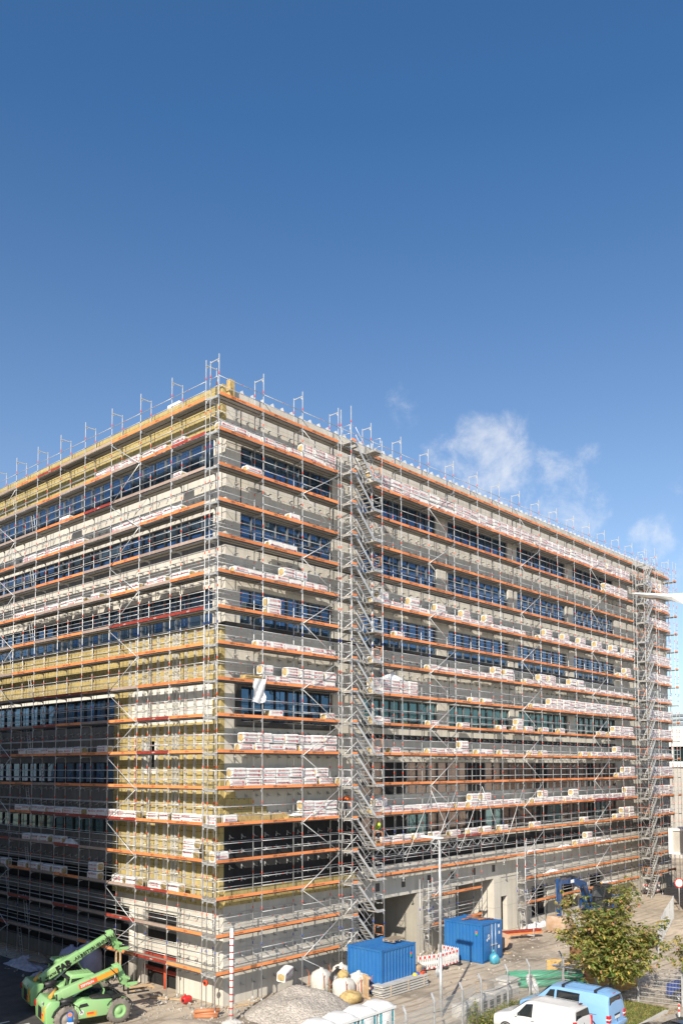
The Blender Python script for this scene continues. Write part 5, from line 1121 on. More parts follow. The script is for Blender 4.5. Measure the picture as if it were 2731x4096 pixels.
def loft(stations, n_top=3):
    """closed car body from stations (y, floor, belt, roof, half width at belt, half width at roof)"""
    vs, fs = [], []
    for y, f, b, t, wb, wr in stations:
        q = [(-wb*.93, f), (-wb, f+.18), (-wb, (f+b)/2), (-wb*.985, b), (-(wb*.3+wr*.7), b+(t-b)*.7), (-wr*.93, b+(t-b)*.93), (-wr*.6, t), (0, t+.015)]
        ring = q+[(-a, c) for a, c in reversed(q[:-1])]; vs += [(a, y, c) for a, c in ring]
    k = 15
    for i in range(len(stations)-1):
        for j in range(k): fs.append((i*k+j, i*k+(j+1) % k, (i+1)*k+(j+1) % k, (i+1)*k+j))
    fs += [tuple(reversed(range(k))), tuple((len(stations)-1)*k+j for j in range(k))]
    return vs, fs
def van(name, label, cat, loc, rz, st, paint, sidewin, rearwin, wind, lights, wheels, extras, plate=True):
    t = thing(name, label, cat, loc, rz); vs, fs = loft(st); body = MB().add(vs, fs, 0, True).build('body', M[paint], t, smooth_angle=32)
    def S(y, h):      # point on the left flank at length y and height fraction h above the belt
        for a, b in zip(st[:-1], st[1:]):
            if min(a[0], b[0]) <= y <= max(a[0], b[0]):
                u = (y-a[0])/(b[0]-a[0]); f_, bl, tp, wb, wr = (a[i]+(b[i]-a[i])*u for i in range(1, 6)); return bl, tp, wb, wr
    for name_, (a0, b0, a1, b1), h0, h1 in sidewin:
        hs = sorted({h0, (h0+.7)/2, .7, h1} if h1 > .7 else {h0, (h0+h1)/2, h1}); ny = 9
        for s in (-1, 1):
            vs2, fs2 = [], []
            for h in hs:
                u = (h-h0)/(h1-h0); ya, yb = a0+(a1-a0)*u, b0+(b1-b0)*u
                for k in range(ny):
                    y = ya+(yb-ya)*k/(ny-1); bl, tp, wb, wr = S(y, h)
                    x = wb*.985+((wb*.3+wr*.7)-wb*.985)*h/.7 if h <= .7 else (wb*.3+wr*.7)+(wr*.93-(wb*.3+wr*.7))*(h-.7)/.23
                    vs2.append((s*(x+.012), y, bl+(tp-bl)*h))
            for a in range(len(hs)-1):
                for k in range(ny-1): q = a*ny+k; fs2.append((q, q+1, q+ny+1, q+ny) if s < 0 else (q+ny, q+ny+1, q+1, q))
            MB().add(vs2, fs2).build(name_, M['car_glass'], t)
    for nm, q in (('rear_window', rearwin), ('windscreen', wind)):
        if q: MB().add(q, [tuple(range(len(q)))]).build(nm, M['car_glass'], t)
    for nm, m, q in lights: MB().add(q, [tuple(range(len(q)))]).build(nm, M[m], t)
    for x, y, r in wheels:
        wheel(t, x, y, r, .22, (1 if x > 0 else -1, 0, 0), 'rubber', 'rim', 0, 10); MB().lathe([(r*1.0, 0), (r*1.22, 0)], 24, 0, Matrix.Translation((x+(.122 if x > 0 else -.122), y, r)) @ Vector((1 if x > 0 else -1, 0, 0)).to_track_quat('Z', 'Y').to_matrix().to_4x4()).build('wheel_arch', M['frame_dark'], t)
    extras(t); return t
M['van_blue'] = mat('light_blue_paint', (.22, .42, .68), .28, var=.03, coat=.6); M['van_white'] = mat('white_car_paint', (.66, .66, .65), .28, var=.03, coat=.6); M['car_dark'] = mat('dark_car_paint', (.03, .034, .04), .25, var=.05, coat=.7); M['car_blue'] = mat('blue_car_paint', (.01, .05, .28), .25, var=.05, coat=.7)
M['tail_red'] = mat('tail_lamp', (.50, .015, .015), .2, var=.05); M['head_lamp'] = mat('head_lamp', (.45, .47, .48), .1, var=.1, metal=.4)
# light blue van, nose to the fence, tail towards the viewer's right
bst = [(2.5, .38, .62, .68, .78, .70), (2.42, .30, .80, .95, .90, .80), (2.1, .28, .92, 1.10, .95, .86), (1.55, .28, 1.02, 1.22, .97, .88), (.72, .28, 1.05, 1.96, .98, .74), (.3, .28, 1.06, 2.02, .98, .76), (-2.2, .28, 1.06, 2.02, .98, .77), (-2.44, .30, 1.05, 1.94, .96, .74), (-2.53, .34, 1.0, 1.12, .94, .90)]
def bextra(t):
    for sx in (-1, 1): MB().rbox(sx*.86-.12, sx*.86+.12, -2.57, -2.40, .70, 1.04, .02).build('tail_lamp', M['tail_red'], t); MB().rbox(sx*.86-.121, sx*.86+.121, -2.572, -2.398, .82, .88, .005).build('tail_lens', M['paint_white'], t)
    for sx in (-1, 1):
        MB().box(sx*.984-.004, sx*.984+.004, .36, .372, .36, 1.05).box(sx*.984-.004, sx*.984+.004, -1.0, -.988, .36, 1.05).box(sx*.975-.004, sx*.975+.004, 1.36, 1.372, .45, 1.0).build('door_gap', M['frame_dark'], t); MB().rbox(sx*.985-.02, sx*.985+.02, .42, .62, .93, .97, .008).rbox(sx*.985-.02, sx*.985+.02, -.2, .0, .93, .97, .008).build('door_handle', M['van_blue'], t)
        MB().box(sx*.95-.03, sx*.95+.03, -2.3, 2.1, .25, .36).build('sill', M['frame_dark'], t)
    MB().rbox(-.94, .94, 2.3, 2.62, .3, .55, .05).build('bumper', M['frame_dark'], t)
    MB().rbox(-.96, .96, -2.66, -2.46, .34, .60, .05).build('bumper', M['van_blue'], t)
    for y in (.0, -1.75): MB().beam((-.72, y, 2.13), (.72, y, 2.13), .07, .035).box(-.74, -.66, y-.07, y+.07, 2.0, 2.12).box(.66, .74, y-.07, y+.07, 2.0, 2.12).build('roof_bar', M['frame_dark'], t)
    for i in range(6): MB().box(-.5+i*.2-.012, -.5+i*.2+.012, -2.1, .25, 2.033, 2.045).build('roof_rib', M['van_blue'], t)
    MB().box(-.28, .28, -2.565, -2.555, .78, .92).build('number_plate', M['paint_white'], t); MB().box(-.3, .3, -2.556, -2.54, .94, 1.0).build('plate_recess', M['frame_dark'], t); MB().box(-.012, .012, -2.56, -2.545, .6, 1.0).build('door_gap', M['frame_dark'], t)
    MB().lathe([(0, 0), (.06, 0)], 16, 0, FRONT(0.16, -2.562, 1.08) if False else FRONT(.35, -2.556, 1.02)).build('badge', M['rim'], t); MB().box(-.16, .16, -2.42, -2.40, 1.955, 1.985).build('brake_lamp', M['tail_red'], t)
    for s in (-1, 1): MB().rbox(s*1.03-.09, s*1.03+.09, 1.05, 1.17, 1.08, 1.3, .03).build('mirror', M['van_blue'], t); MB().box(s*.985-.004, s*.985+.004, -1.9, .0, 1.0, 1.015).build('slide_rail', M['frame_dark'], t)
bw = [[('side_window', (1.30, .42, .70, .42), .06, .80), ('side_window', (.3, -.95, .3, -.95), .06, .80)], [(-.66, -2.462, 1.85), (-.8, -2.505, 1.2), (.8, -2.505, 1.2), (.66, -2.462, 1.85)], [(.66, .83, 1.9), (.84, 1.45, 1.3), (-.84, 1.45, 1.3), (-.66, .83, 1.9)]]
van('parked_van', 'light blue van with two roof bars parked beside the grass', 'van', (11.5, -14.65, .02), R(1), bst, 'van_blue', bw[0], bw[1], bw[2],
    [('head_lamp', 'head_lamp', [(-.93, 2.30, .82), (-.62, 2.46, .82), (-.62, 2.4, .98), (-.93, 2.2, .96)][::-1])], [(-.86, 1.55, .34), (.86, 1.55, .34), (-.86, -1.5, .34), (.86, -1.5, .34)], bextra)
wst = [(2.28, .34, .60, .66, .74, .62), (2.18, .27, .78, .92, .86, .74), (1.85, .26, .92, 1.06, .91, .80), (1.25, .26, 1.02, 1.18, .93, .82), (.45, .26, 1.06, 1.80, .93, .68), (.1, .26, 1.06, 1.88, .93, .70), (-1.7, .26, 1.06, 1.86, .93, .70), (-2.1, .28, 1.05, 1.80, .91, .68), (-2.24, .34, .98, 1.12, .89, .84)]
def wextra(t):
    for sx in (-1, 1): MB().rbox(sx*.83-.07, sx*.83+.07, -2.27, -2.10, .72, 1.30, .02).build('tail_lamp', M['tail_red'], t)
    for sx in (-1, 1):
        MB().box(sx*.934-.004, sx*.934+.004, -.14, -.128, .36, 1.05).box(sx*.925-.004, sx*.925+.004, 1.08, 1.092, .45, 1.0).box(sx*.934-.004, sx*.934+.004, -1.35, -1.338, .7, 1.6).build('door_gap', M['dust'] if 'dust' in M else M['galv_dull'], t); MB().box(sx*.91-.03, sx*.91+.03, -2.1, 1.9, .24, .36).build('sill', M['frame_dark'], t)
    MB().box(-.008, .008, -2.262, -2.24, .55, 1.12).build('door_gap', M['frame_dark'], t)
    MB().rbox(-.9, .9, -2.36, -2.18, .32, .58, .05).build('bumper', M['van_white'], t)
    for i in range(7): MB().box(-.5+i*.165-.012, -.5+i*.165+.012, -1.8, .05, 1.893, 1.903).build('roof_rib', M['van_white'], t)
    MB().box(.2, .46, -1.98, -1.86, 1.86, 1.885).build('roof_flap', mat('brown_lamp', (.16, .05, .04), .4), t); MB().box(-.26, .26, -2.275, -2.265, .72, .84).build('number_plate', M['paint_white'], t)
    for s in (-1, 1): MB().rbox(s*.99-.08, s*.99+.08, .78, .9, 1.06, 1.24, .03).build('mirror', M['van_white'], t); MB().box(s*.932-.006, s*.932+.006, -.1, .08, .94, .965).build('door_handle', M['frame_dark'], t); MB().box(s*.935-.004, s*.935+.004, .27, .285, .4, 1.02).build('door_gap', M['frame_dark'], t)
van('parked_van', 'small white panel van parked in front of the light blue van', 'van', (8.55, -14.65, .02), R(1), wst, 'van_white', [('side_window', (1.05, .02, .42, .02), .06, .80)], [(-.62, -2.155, 1.7), (-.76, -2.205, 1.22), (.76, -2.205, 1.22), (.62, -2.155, 1.7)], [(.6, .53, 1.76), (.78, 1.17, 1.24), (-.78, 1.17, 1.24), (-.6, .53, 1.76)],
    [('head_lamp', 'frame_dark', [(-.89, 2.02, .84), (-.55, 2.2, .82), (-.55, 2.12, .95), (-.88, 1.85, .98)][::-1])], [(-.82, 1.42, .31), (.82, 1.42, .31), (-.82, -1.35, .31), (.82, -1.35, .31)], wextra)
cst = [(2.2, .3, .6, .66, .74, .6), (2.05, .22, .74, .82, .86, .7), (1.1, .2, .9, 1.0, .9, .78), (.4, .2, .92, 1.42, .9, .62), (-.9, .2, .93, 1.45, .9, .62), (-1.7, .22, .92, 1.12, .88, .66), (-2.1, .3, .85, .95, .84, .7)]
def cextra(t): MB().box(-.5, .5, -1.0, .3, 1.462, 1.47).build('roof_panel', M['car_glass'], t)
van('parked_car', 'dark car in the car park of which only the roof shows', 'car', (10.9, -20.6, .02), R(-8), cst, 'car_dark', [('side_window', (.95, -1.5, .4, -1.05), .06, .80)], None, [(.55, .45, 1.4), (.75, 1.0, 1.02), (-.75, 1.0, 1.02), (-.55, .45, 1.4)], [], [(-.8, 1.3, .31), (.8, 1.3, .31), (-.8, -1.3, .31), (.8, -1.3, .31)], cextra)
van('parked_car', 'shiny blue car with spoked alloy wheels behind the bar mesh fence', 'car', (20.1, -18.7, 0), R(180), cst, 'car_blue', [('side_window', (.95, -1.5, .4, -1.05), .06, .80)], [(-.6, -1.6, 1.2), (-.7, -1.85, 1.0), (.7, -1.85, 1.0), (.6, -1.6, 1.2)], None,
    [('tail_lamp', 'tail_red', [(.86, -1.95, .7), (.6, -2.1, .7), (.6, -2.08, .86), (.86, -1.9, .86)][::-1])], [(-.82, 1.3, .34), (.82, 1.3, .34), (-.82, -1.3, .34), (.82, -1.3, .34)], lambda t: None)
# ------------------------------------------------------------------ telehandlers
M['lime'] = mat('green_machine_paint', (.25, .52, .19), .42, var=.05, coat=.15, scale=1.4, col2=(.30, .47, .22)); M['lime_label'] = mat('orange_label', (.80, .33, .03), .5); M['dust'] = mat('dusty_grey', (.33, .30, .26), .9, var=.2)
def telehandler(label, loc, rz, boom_deg, ext, long_text):
    """x forward, y left: four wheels, chassis, cab on the left, engine cover on the right, boom between"""
    t = thing('telehandler', label, 'telehandler', loc, rz)
    for x in (1.35, -1.35):
        for s in (-1, 1): wheel(t, x, s*.92, .64, .42, (0, s, 0), 'rubber_dusty', 'lime' if x > 0 else 'dust', 18)
    MB().rbox(-2.1, 1.75, -.62, .62, .5, 1.0, .05).rbox(1.6, 2.0, -.55, .55, .55, 1.05, .04).build('chassis', M['lime'], t)
    rear = MB().prism([(-2.35, .45), (-1.75, .40), (-1.65, 1.55), (-2.15, 1.62), (-2.4, 1.3)], -1.02, 1.02, 'y', 0, .06).build('rear_body', M['lime'], t)
    MB().box(-2.41, -2.36, -.28, .3, .62, 1.2).build('radiator_grille', M['frame_dark'], rear)
    MB().box(-2.42, -2.37, -.75, -.42, .62, .98).build('orange_label', M['lime_label'], t); MB().box(-2.425, -2.37, -.74, -.43, .86, .96).build('red_label', M['ring'], t); MB().lathe([(0, 0), (.12, 0)], 18, 0, SIDE(-2.4, -.45, 1.42)).text('20', .15, SIDE(-2.405, -.45, 1.42), 1, .02).build('speed_plate', [M['paint_white'], M['black']], t)
    for s in (-1, 1): MB().rbox(-2.43, -2.36, s*.86-.09, s*.86+.09, 1.05, 1.35, .02).build('tail_lamp', M['tail_red'] if s > 0 else M['lime_label'], t)
    # engine cover on the right flank
    MB().prism([(-1.0, .52), (.72, .52), (.95, .95), (1.0, 1.32), (.2, 1.38), (-.45, 1.5), (-.95, 1.32)], -1.12, -.55, 'y', 0, .07, 3).build('engine_cover', M['lime'], t)
    MB().prism([(-.1, 1.38), (.98, 1.30), (.95, 1.42), (.3, 1.56), (-.05, 1.52)], -1.02, -.5, 'y', 0, .04).build('cover_top', M['frame_dark'], t)
    MB().prism([(-.78, 1.1), (-.25, 1.14), (-.35, 1.3), (-.7, 1.27)], -1.135, -1.12, 'y').build('air_vent', M['frame_dark'], t)
    MB().lathe([(0, 0), (.12, 0)], 20, 0, FRONT(-.62, -1.128, .86)).text('20', .15, FRONT(-.62, -1.133, .86), 1, .02).build('speed_plate', [M['paint_white'], M['black']], t)
    MB().box(-.35, .15, -1.127, -1.12, .6, .84).build('orange_label', M['lime_label'], t); MB().box(-.34, .0, -1.131, -1.127, .72, .82).build('red_label', M['ring'], t)
    for x in (-1.35, 1.35):
        for s in (-1, 1):
            m = MB(); a0, a1 = (20, 165) if x < 0 else (30, 150)
            for i in range(7):
                a, b = R(a0+(a1-a0)*i/7), R(a0+(a1-a0)*(i+1)/7); rr = .76; m.beam((x+rr*math.cos(a), s*.93, .64+rr*math.sin(a)), (x+rr*math.cos(b), s*.93, .64+rr*math.sin(b)), .46, .03)
            m.build('mudguard', M['frame_dark'], t)
    # cab
    cab = MB(); A = [(-1.0, 1.0), (.75, 1.0), (.9, 1.55), (.35, 2.38), (-.85, 2.38), (-1.02, 1.6)]
    for y in (.02, .92):
        for p, q in zip(A, A[1:]+A[:1]): cab.beam((p[0], y, p[1]), (q[0], y, q[1]), .07, .07)
    cab.rbox(-1.0, .8, .02, .94, .95, 1.35, .04); cb = cab.build('cab', M['lime'], t)
    for y in (.03, .93): MB().add([(p[0], y, p[1]) for p in A[1:]] , [(0, 1, 2, 3, 4)]).build('cab_window', M['car_glass'], cb)
    MB().add([(-.93, .05, 1.5), (-.84, .05, 2.33), (-.84, .9, 2.33), (-.93, .9, 1.5)], [(0, 1, 2, 3)]).build('cab_window', M['car_glass'], cb); MB().add([(.9, .05, 1.55), (.37, .05, 2.33), (.37, .9, 2.33), (.9, .9, 1.55)], [(0, 1, 2, 3)]).build('cab_window', M['car_glass'], cb)
    rf = MB().prism([(-.95, 2.36), (.45, 2.36), (.3, 2.52), (-.8, 2.56)], -.02, .97, 'y', 0, .04).build('cab_roof', M['lime'], cb); MB().rbox(-1.08, -.72, .0, .95, 2.34, 2.44, .03).build('roof_visor', M['frame_dark'], cb)
    for i in range(5): MB().box(-.5+i*.16, -.42+i*.16, .12, .82, 2.555, 2.575).build('roof_grille', M['lime'], cb)
    # silencer, canister
    MB().tube((-1.6, -.75, 1.42), (-.95, -.75, 1.48), .15, 16).tube((-1.6, -.78, 1.42), (-1.78, -.78, 1.45), .05, 8).tube((-1.78, -.78, 1.45), (-1.8, -.78, 1.85), .05, 8).build('silencer', M['frame_dark'], t)
    MB().tube((-2.05, -.55, 1.72), (-1.5, .25, 1.86), .1, 14).build('document_tube', M['yellow_steel'], t)
    # boom
    b = R(boom_deg); P = Vector((-1.75, -.25, 1.62)); d = Vector((math.cos(b), 0, math.sin(b))); u = Vector((-math.sin(b), 0, math.cos(b))); Q = P+d*ext
    BM = frame(P, d, (0, 1, 0), u); bo = MB().rbox(0, ext*.93, -.19, .19, -.22, .20, .03, 0, 2, BM).rbox(ext*.85, ext+.15, -.15, .15, -.17, .15, .02, 0, 2, BM)
    bo.rbox(ext*.1, ext*.55, -.22, .22, -.26, .24, .03, 0, 2, BM); boom = bo.build('boom', M['lime'], t)
    TB = lambda a, z: BM @ frame((a, -.228, z), (1, 0, 0), (0, 0, 1), (0, -1, 0))
    if long_text:
        tx = MB().text('www.', .30, TB(ext*.06, -.05), 0, .025, 'LEFT').text('FAB', .50, TB(ext*.06+.72, -.03), 0, .07, 'LEFT').text('-ARBEITSBUEHNEN.DE', .29, BM @ frame((ext*.06+1.72, -.228, -.05), (1, 0, 0), (0, 0, 1), (0, -1, 0)), 0, .02, 'LEFT')
        tx.build('lettering', M['black'], boom)
    else:
        MB().box(0, .95, 0, .005, -.13, .13).build('red_panel', M['ring'], boom).matrix_local = BM @ Matrix.Translation((ext*.36, -.23, 0)); MB().box(0, 1.15, 0, .005, -.13, .13).build('orange_panel', M['lime_label'], boom).matrix_local = BM @ Matrix.Translation((ext*.36+.96, -.229, 0))
        MB().text('ZEPPELIN', .17, TB(ext*.36+.42, 0) @ Matrix.Translation((0, 0, .008)), 0, .03).build('lettering', M['paint_white'], boom)
    MB().tube(P+Vector((.5, .0, -.35)), P+d*(ext*.42)-u*.25, .06, 10).build('lift_cylinder', M['galv'], t)
    # head, carriage and forks
    hd = MB(); H = Q+Vector((.12, 0, -.1))
    for y in (-.14, .14): hd.prism([(Q.x-.25, Q.z+.15), (Q.x+.12, Q.z+.22), (H.x+.42, H.z-.55), (H.x+.38, H.z-.85), (H.x+.12, H.z-.8), (Q.x-.05, Q.z-.2)], y-.04, y+.04, 'y', 0, .01)
    hd.build('boom_head', M['lime'], t); F = Vector((H.x+.36, 0, H.z-.78)); MB().box(F.x-.05, F.x+.06, -.6, .6, F.z-.12, F.z+.02).box(F.x-.05, F.x+.45, -.6, -.5, F.z-.02, F.z+.14).box(F.x-.05, F.x+.45, .5, .6, F.z-.02, F.z+.14).box(F.x-.04, F.x+.06, -.6, .6, F.z+.3, F.z+.4).build('carriage', M['lime'], t)
    for y in (-.35, .35):
        f = MB()
        if long_text: f.box(F.x+.0, F.x+.08, y-.06, y+.06, F.z-1.6, F.z)
        else: f.box(F.x+.02, F.x+.08, y-.06, y+.06, F.z-.5, F.z).box(F.x+.02, F.x+1.2, y-.06, y+.06, F.z-.52, F.z-.46)
        f.build('fork', M['wood'] if long_text else M['frame_dark'], t)
    MB().tube(Q+Vector((-.3, .0, -.15)), Vector((F.x+.0, 0, F.z+.1)), .045, 8).path([Q+Vector((-.5, -.2, .1)), Q+Vector((-.1, -.25, -.3)), Q+Vector((-.3, -.2, -.6))], .03, 6).build('hose', M['frame_dark'], t)
    return t
telehandler('green telehandler with lowered boom, orange labels and dusty tyres, nearer the viewer', (-5.15, 4.15, 0), R(-14), 17, 3.45, False)
telehandler('green telehandler with raised boom and black lettering, standing behind the lower one', (-3.95, 8.0, 0), R(-14), 27, 4.5, True)
# ------------------------------------------------------------------ excavator
M['digger_blue'] = mat('blue_excavator_paint', (.012, .06, .19), .4, var=.08, coat=.2)
def excavator():
    t = thing('excavator', 'blue excavator with black cab and rusty bucket digging beyond the cherry tree', 'excavator', (40.6, -2.3, 0)); L_ = t.location
    def lp(x, y, z): return Vector((x, y, z))-L_
    for y in (-1.15, 1.15): MB().prism([(-2.0, .45), (-1.7, .1), (1.7, .1), (2.0, .45), (1.7, .85), (-1.7, .85)], y-.25, y+.25, 'y', 0, .05).build('track', M['rubber_dusty'], t)
    MB().rbox(-1.2, 1.2, -1, 1, .55, .95, .05).build('undercarriage', M['frame_dark'], t); MB().rbox(-1.3, 2.4, -1.2, 1.2, 1.0, 1.45, .06).rbox(.3, 2.5, -1.2, 1.2, 1.4, 2.05, .15, 0, 3).rbox(-1.3, .4, .1, 1.2, 1.4, 1.9, .12, 0, 3).build('upper_body', M['digger_blue'], t)
    cb = MB(); A = [(-1.45, 1.35), (-.05, 1.35), (-.02, 3.1), (-1.1, 3.1), (-1.5, 2.2)]
    for y in (-1.2, -.15):
        for p, q in zip(A, A[1:]+A[:1]): cb.beam((p[0], y, p[1]), (q[0], y, q[1]), .09, .09)
    cb.rbox(-1.2, .02, -1.25, -.1, 3.08, 3.2, .04); cab = cb.build('cab', M['frame_dark'], t)
    for y in (-1.2, -.15): MB().add([(p[0], y, p[1]) for p in A], [(0, 1, 2, 3, 4)]).build('cab_window', M['car_glass'], cab)
    MB().add([(-1.5, -1.15, 2.2), (-1.5, -.2, 2.2), (-1.1, -.2, 3.05), (-1.1, -1.15, 3.05)], [(0, 1, 2, 3)]).add([(-1.45, -1.15, 1.4), (-1.45, -.2, 1.4), (-1.5, -.2, 2.15), (-1.5, -1.15, 2.15)], [(0, 1, 2, 3)]).build('windscreen', M['car_glass'], cab); MB().tube((-.6, -.6, 3.2), (-.6, -.6, 3.36), .07, 8).build('beacon', M['lime_label'], cab)
    def arm(name, pts, w, hs, m='digger_blue'):
        mb = MB()
        for (p, h0), (q, h1) in zip(zip(pts[:-1], hs[:-1]), zip(pts[1:], hs[1:])):
            d = (q-p).normalized(); s = Vector((0, 1, 0)); u = d.cross(s).normalized(); vs = []
            for P_, h in ((p-d*.12, h0), (q+d*.12, h1)):
                for a, c in ((-1, -1), (1, -1), (1, 1), (-1, 1)): vs.append(P_+s*w/2*a+u*h/2*c)
            mb.add(vs, [(3, 2, 1, 0), (4, 5, 6, 7), (0, 1, 5, 4), (1, 2, 6, 5), (2, 3, 7, 6), (3, 0, 4, 7)])
        return mb.build(name, M[m], t)
    arm('boom', [lp(39.4, -1.9, 1.35), lp(38.4, -2.0, 3.15), lp(36.3, -2.15, 3.75)], .42, [.5, .62, .5]); arm('jib', [lp(36.3, -2.15, 3.75), lp(33.6, -2.3, 3.95)], .32, [.42, .34]); arm('stick', [lp(33.5, -2.32, 4.1), lp(33.35, -2.4, 1.35)], .28, [.4, .26])
    for p, q in ((lp(39.0, -2.35, 1.5), lp(37.6, -2.4, 3.3)), (lp(36.4, -2.2, 4.1), lp(33.9, -2.3, 4.35)), (lp(33.75, -2.4, 3.6), lp(33.65, -2.4, 1.8))): MB().tube(p, q, .07, 8).tube(p.lerp(q, .4), q, .04, 8, 0).build('hydraulic_cylinder', M['frame_dark'], t)
    MB().path([lp(36.6, -2.4, 4.05), lp(35.2, -2.5, 4.35), lp(33.4, -2.5, 4.3), lp(33.1, -2.5, 3.2), lp(33.2, -2.5, 1.6)], .035, 6).build('hose', M['frame_dark'], t)
    MB().box(35.2-L_.x, 35.75-L_.x, -2.52-L_.y, -2.5-L_.y, 3.72, 3.98).build('label_plate', M['paint_white'], t); MB().text('S', .45, FRONT(-.6, -1.215, 1.55), 0, .04).build('emblem', M['paint_white'], t)
    bk = MB(); q = [(32.75, 1.3), (33.95, 1.25), (34.2, .75), (34.05, .2), (33.3, .05), (32.6, .12), (32.55, .7)]
    bk.prism([(a-L_.x, b) for a, b in q], -3.25-L_.y, -1.6-L_.y, 'y', 0, .05); b = bk.build('bucket', M['rust'], t)
    for i in range(5): MB().box(32.3-L_.x, 32.6-L_.x, -3.2+i*.37-L_.y, -3.06+i*.37-L_.y, .08, .18).build('tooth', M['rust'], b)
excavator()
tag(MB().rbox(35.2, 37.6, -2.6, -1.2, 0, .85, .03).build('concrete_block', M['white_conc']), 'pale concrete block on the ground between bucket and excavator cab', 'concrete block')
# ------------------------------------------------------------------ trees and green
def leaf_mat(name, col):
    """matt leaf that lets some light through"""
    m = mat(name, col, .6, var=.25, scale=2); n, l = m.node_tree.nodes, m.node_tree.links; b = n['Principled BSDF']; o = n['Material Output']
    tr = n.new('ShaderNodeBsdfTranslucent'); l.new(b.inputs['Base Color'].links[0].from_socket, tr.inputs[0]); mx_ = n.new('ShaderNodeMixShader'); mx_.inputs[0].default_value = .42
    l.new(b.outputs[0], mx_.inputs[1]); l.new(tr.outputs[0], mx_.inputs[2]); l.new(mx_.outputs[0], o.inputs[0]); return m
LEAF = [leaf_mat('leaf_green', (.17, .25, .06)), leaf_mat('leaf_olive', (.38, .38, .10)), leaf_mat('leaf_ochre', (.54, .42, .16)), leaf_mat('leaf_yellow', (.70, .50, .10)), leaf_mat('leaf_russet', (.66, .30, .17))]
BARK = mat('bark', (.23, .185, .14), .9, var=.3, scale=3, bump=.6, bscale=12, stretch=(3, 3, .6))
def leafy(mb, r, P, n, size, mix, spread):
    """a spray of drooping pointed leaves around P"""
    for i in range(n):
        a = r.uniform(0, 6.283); dr = r.uniform(-1.0, .15); d = Vector((math.cos(a), math.sin(a), dr)).normalized(); O = P+Vector((r.gauss(0, spread), r.gauss(0, spread), r.gauss(0, spread*.7)))
        s = Vector((-math.sin(a), math.cos(a), r.uniform(-.4, .4))).normalized(); L = size*r.uniform(.7, 1.25); w = L*.22; n_ = d.cross(s)
        mb.add([O, O+d*L*.45+s*w+n_*L*.04, O+d*L, O+d*L*.45-s*w+n_*L*.04], [(0, 1, 2, 3)], r.choices(range(5), mix)[0])
def tree(label, x, y, zt, limbs, seed, bunches, size=.24):
    t = thing('cherry_tree', label, 'tree', (x, y, 0)); r = random.Random(seed); tr = MB(); cr = MB()
    tr.tube((0, 0, -.1), (.02, .02, .75), .2, 10, r2=.15).tube((.02, .02, .72), (.0, .05, zt), .15, 10, r2=.13); tips = []
    for j, (tx, ty, tz) in enumerate(limbs):
        T = Vector((tx, ty, tz)); B = Vector((0, .05, zt-.1)); prev = B; rad = .085
        for k in range(1, 6):
            u = k/5; q = B.lerp(T, u)+Vector((r.gauss(0, .10), r.gauss(0, .10), .5*math.sin(u*math.pi)*.5+r.gauss(0, .05))); tr.tube(prev, q, rad, 7, r2=rad*.72); rad *= .72; 
            if k >= 2:
                tips.append((q, .55+.25*(1-u)))
                for _ in range(3):
                    e = q+Vector((r.gauss(0, .5), r.gauss(0, .5), r.gauss(.05, .35))); tr.tube(q, e, rad*.6, 5, r2=.008); tips.append((e, .45))
            prev = q
    tr.build('trunk', BARK, t)
    for i in range(bunches):
        q, s = r.choice(tips); P = q+Vector((r.gauss(0, s*.62), r.gauss(0, s*.62), r.gauss(0, s*.5)))
        if P.z < 1.45+.3*r.random() : continue
        h = P.z; out = math.hypot(P.x, P.y)
        warm = min(1, max(0, .02+.11*out+.08*(h-2)+r.gauss(0, .18)))
        leafy(cr, r, P, 8, size, (1.3*(1-warm)+.05, 1.2, 1.1*warm+.15, .10+(.25 if h < 2.4 else 0), .04+.28*warm*warm), .07)
    cr.build('crown', LEAF, t); return t
tree('cherry tree with olive and russet autumn leaves between the fence and the blue van', 16.2, -14.8, 1.45, [(-2.3, .7, 2.9), (2.1, -.9, 3.1), (-1.0, 1.6, 3.9), (1.1, -1.7, 4.3), (-.5, -.4, 4.6), (.9, .9, 4.5), (-1.6, -1.0, 2.6), (1.6, 1.3, 3.4), (-.2, -1.9, 2.9), (-1.5, 1.6, 5.5), (.5, -.55, 6.5), (.5, -.5, 5.6), (0, 0, 3.6), (-1.2, .4, 5.0), (1.7, -1.5, 3.9)], 4, 1750, .29)
tree('second cherry tree at the right edge of which only a few boughs show', 20.2, -19.7, 1.7, [(-1.6, 1.7, 3.2), (-1.0, 1.0, 4.2), (-1.8, .8, 2.4), (.4, -.4, 4.6), (1.4, -1.2, 3.4), (-.9, 2.1, 2.6)], 9, 700)
def shrub(label, x, y, w, d, h, seed, n, grp='shrubs along the fence', mix=(1.2, .8, .12, .05, .02)):
    t = thing('shrub', label, 'shrub', (x, y, 0), 0, grp); r = random.Random(seed); m = MB(); st = MB()
    for i in range(7): a = r.uniform(0, 6.3); st.tube((0, 0, 0), (w*.3*math.cos(a), d*.3*math.sin(a), h*r.uniform(.5, .9)), .02, 5, r2=.006)
    st.build('stem', BARK, t)
    for i in range(n):
        a, q = r.uniform(0, 6.3), r.random()**.5; z = h*r.random()*(1-.55*q); leafy(m, r, Vector((w/2*q*math.cos(a), d/2*q*math.sin(a), z+.05)), 6, .12, mix, .06)
    m.build('foliage', LEAF, t)
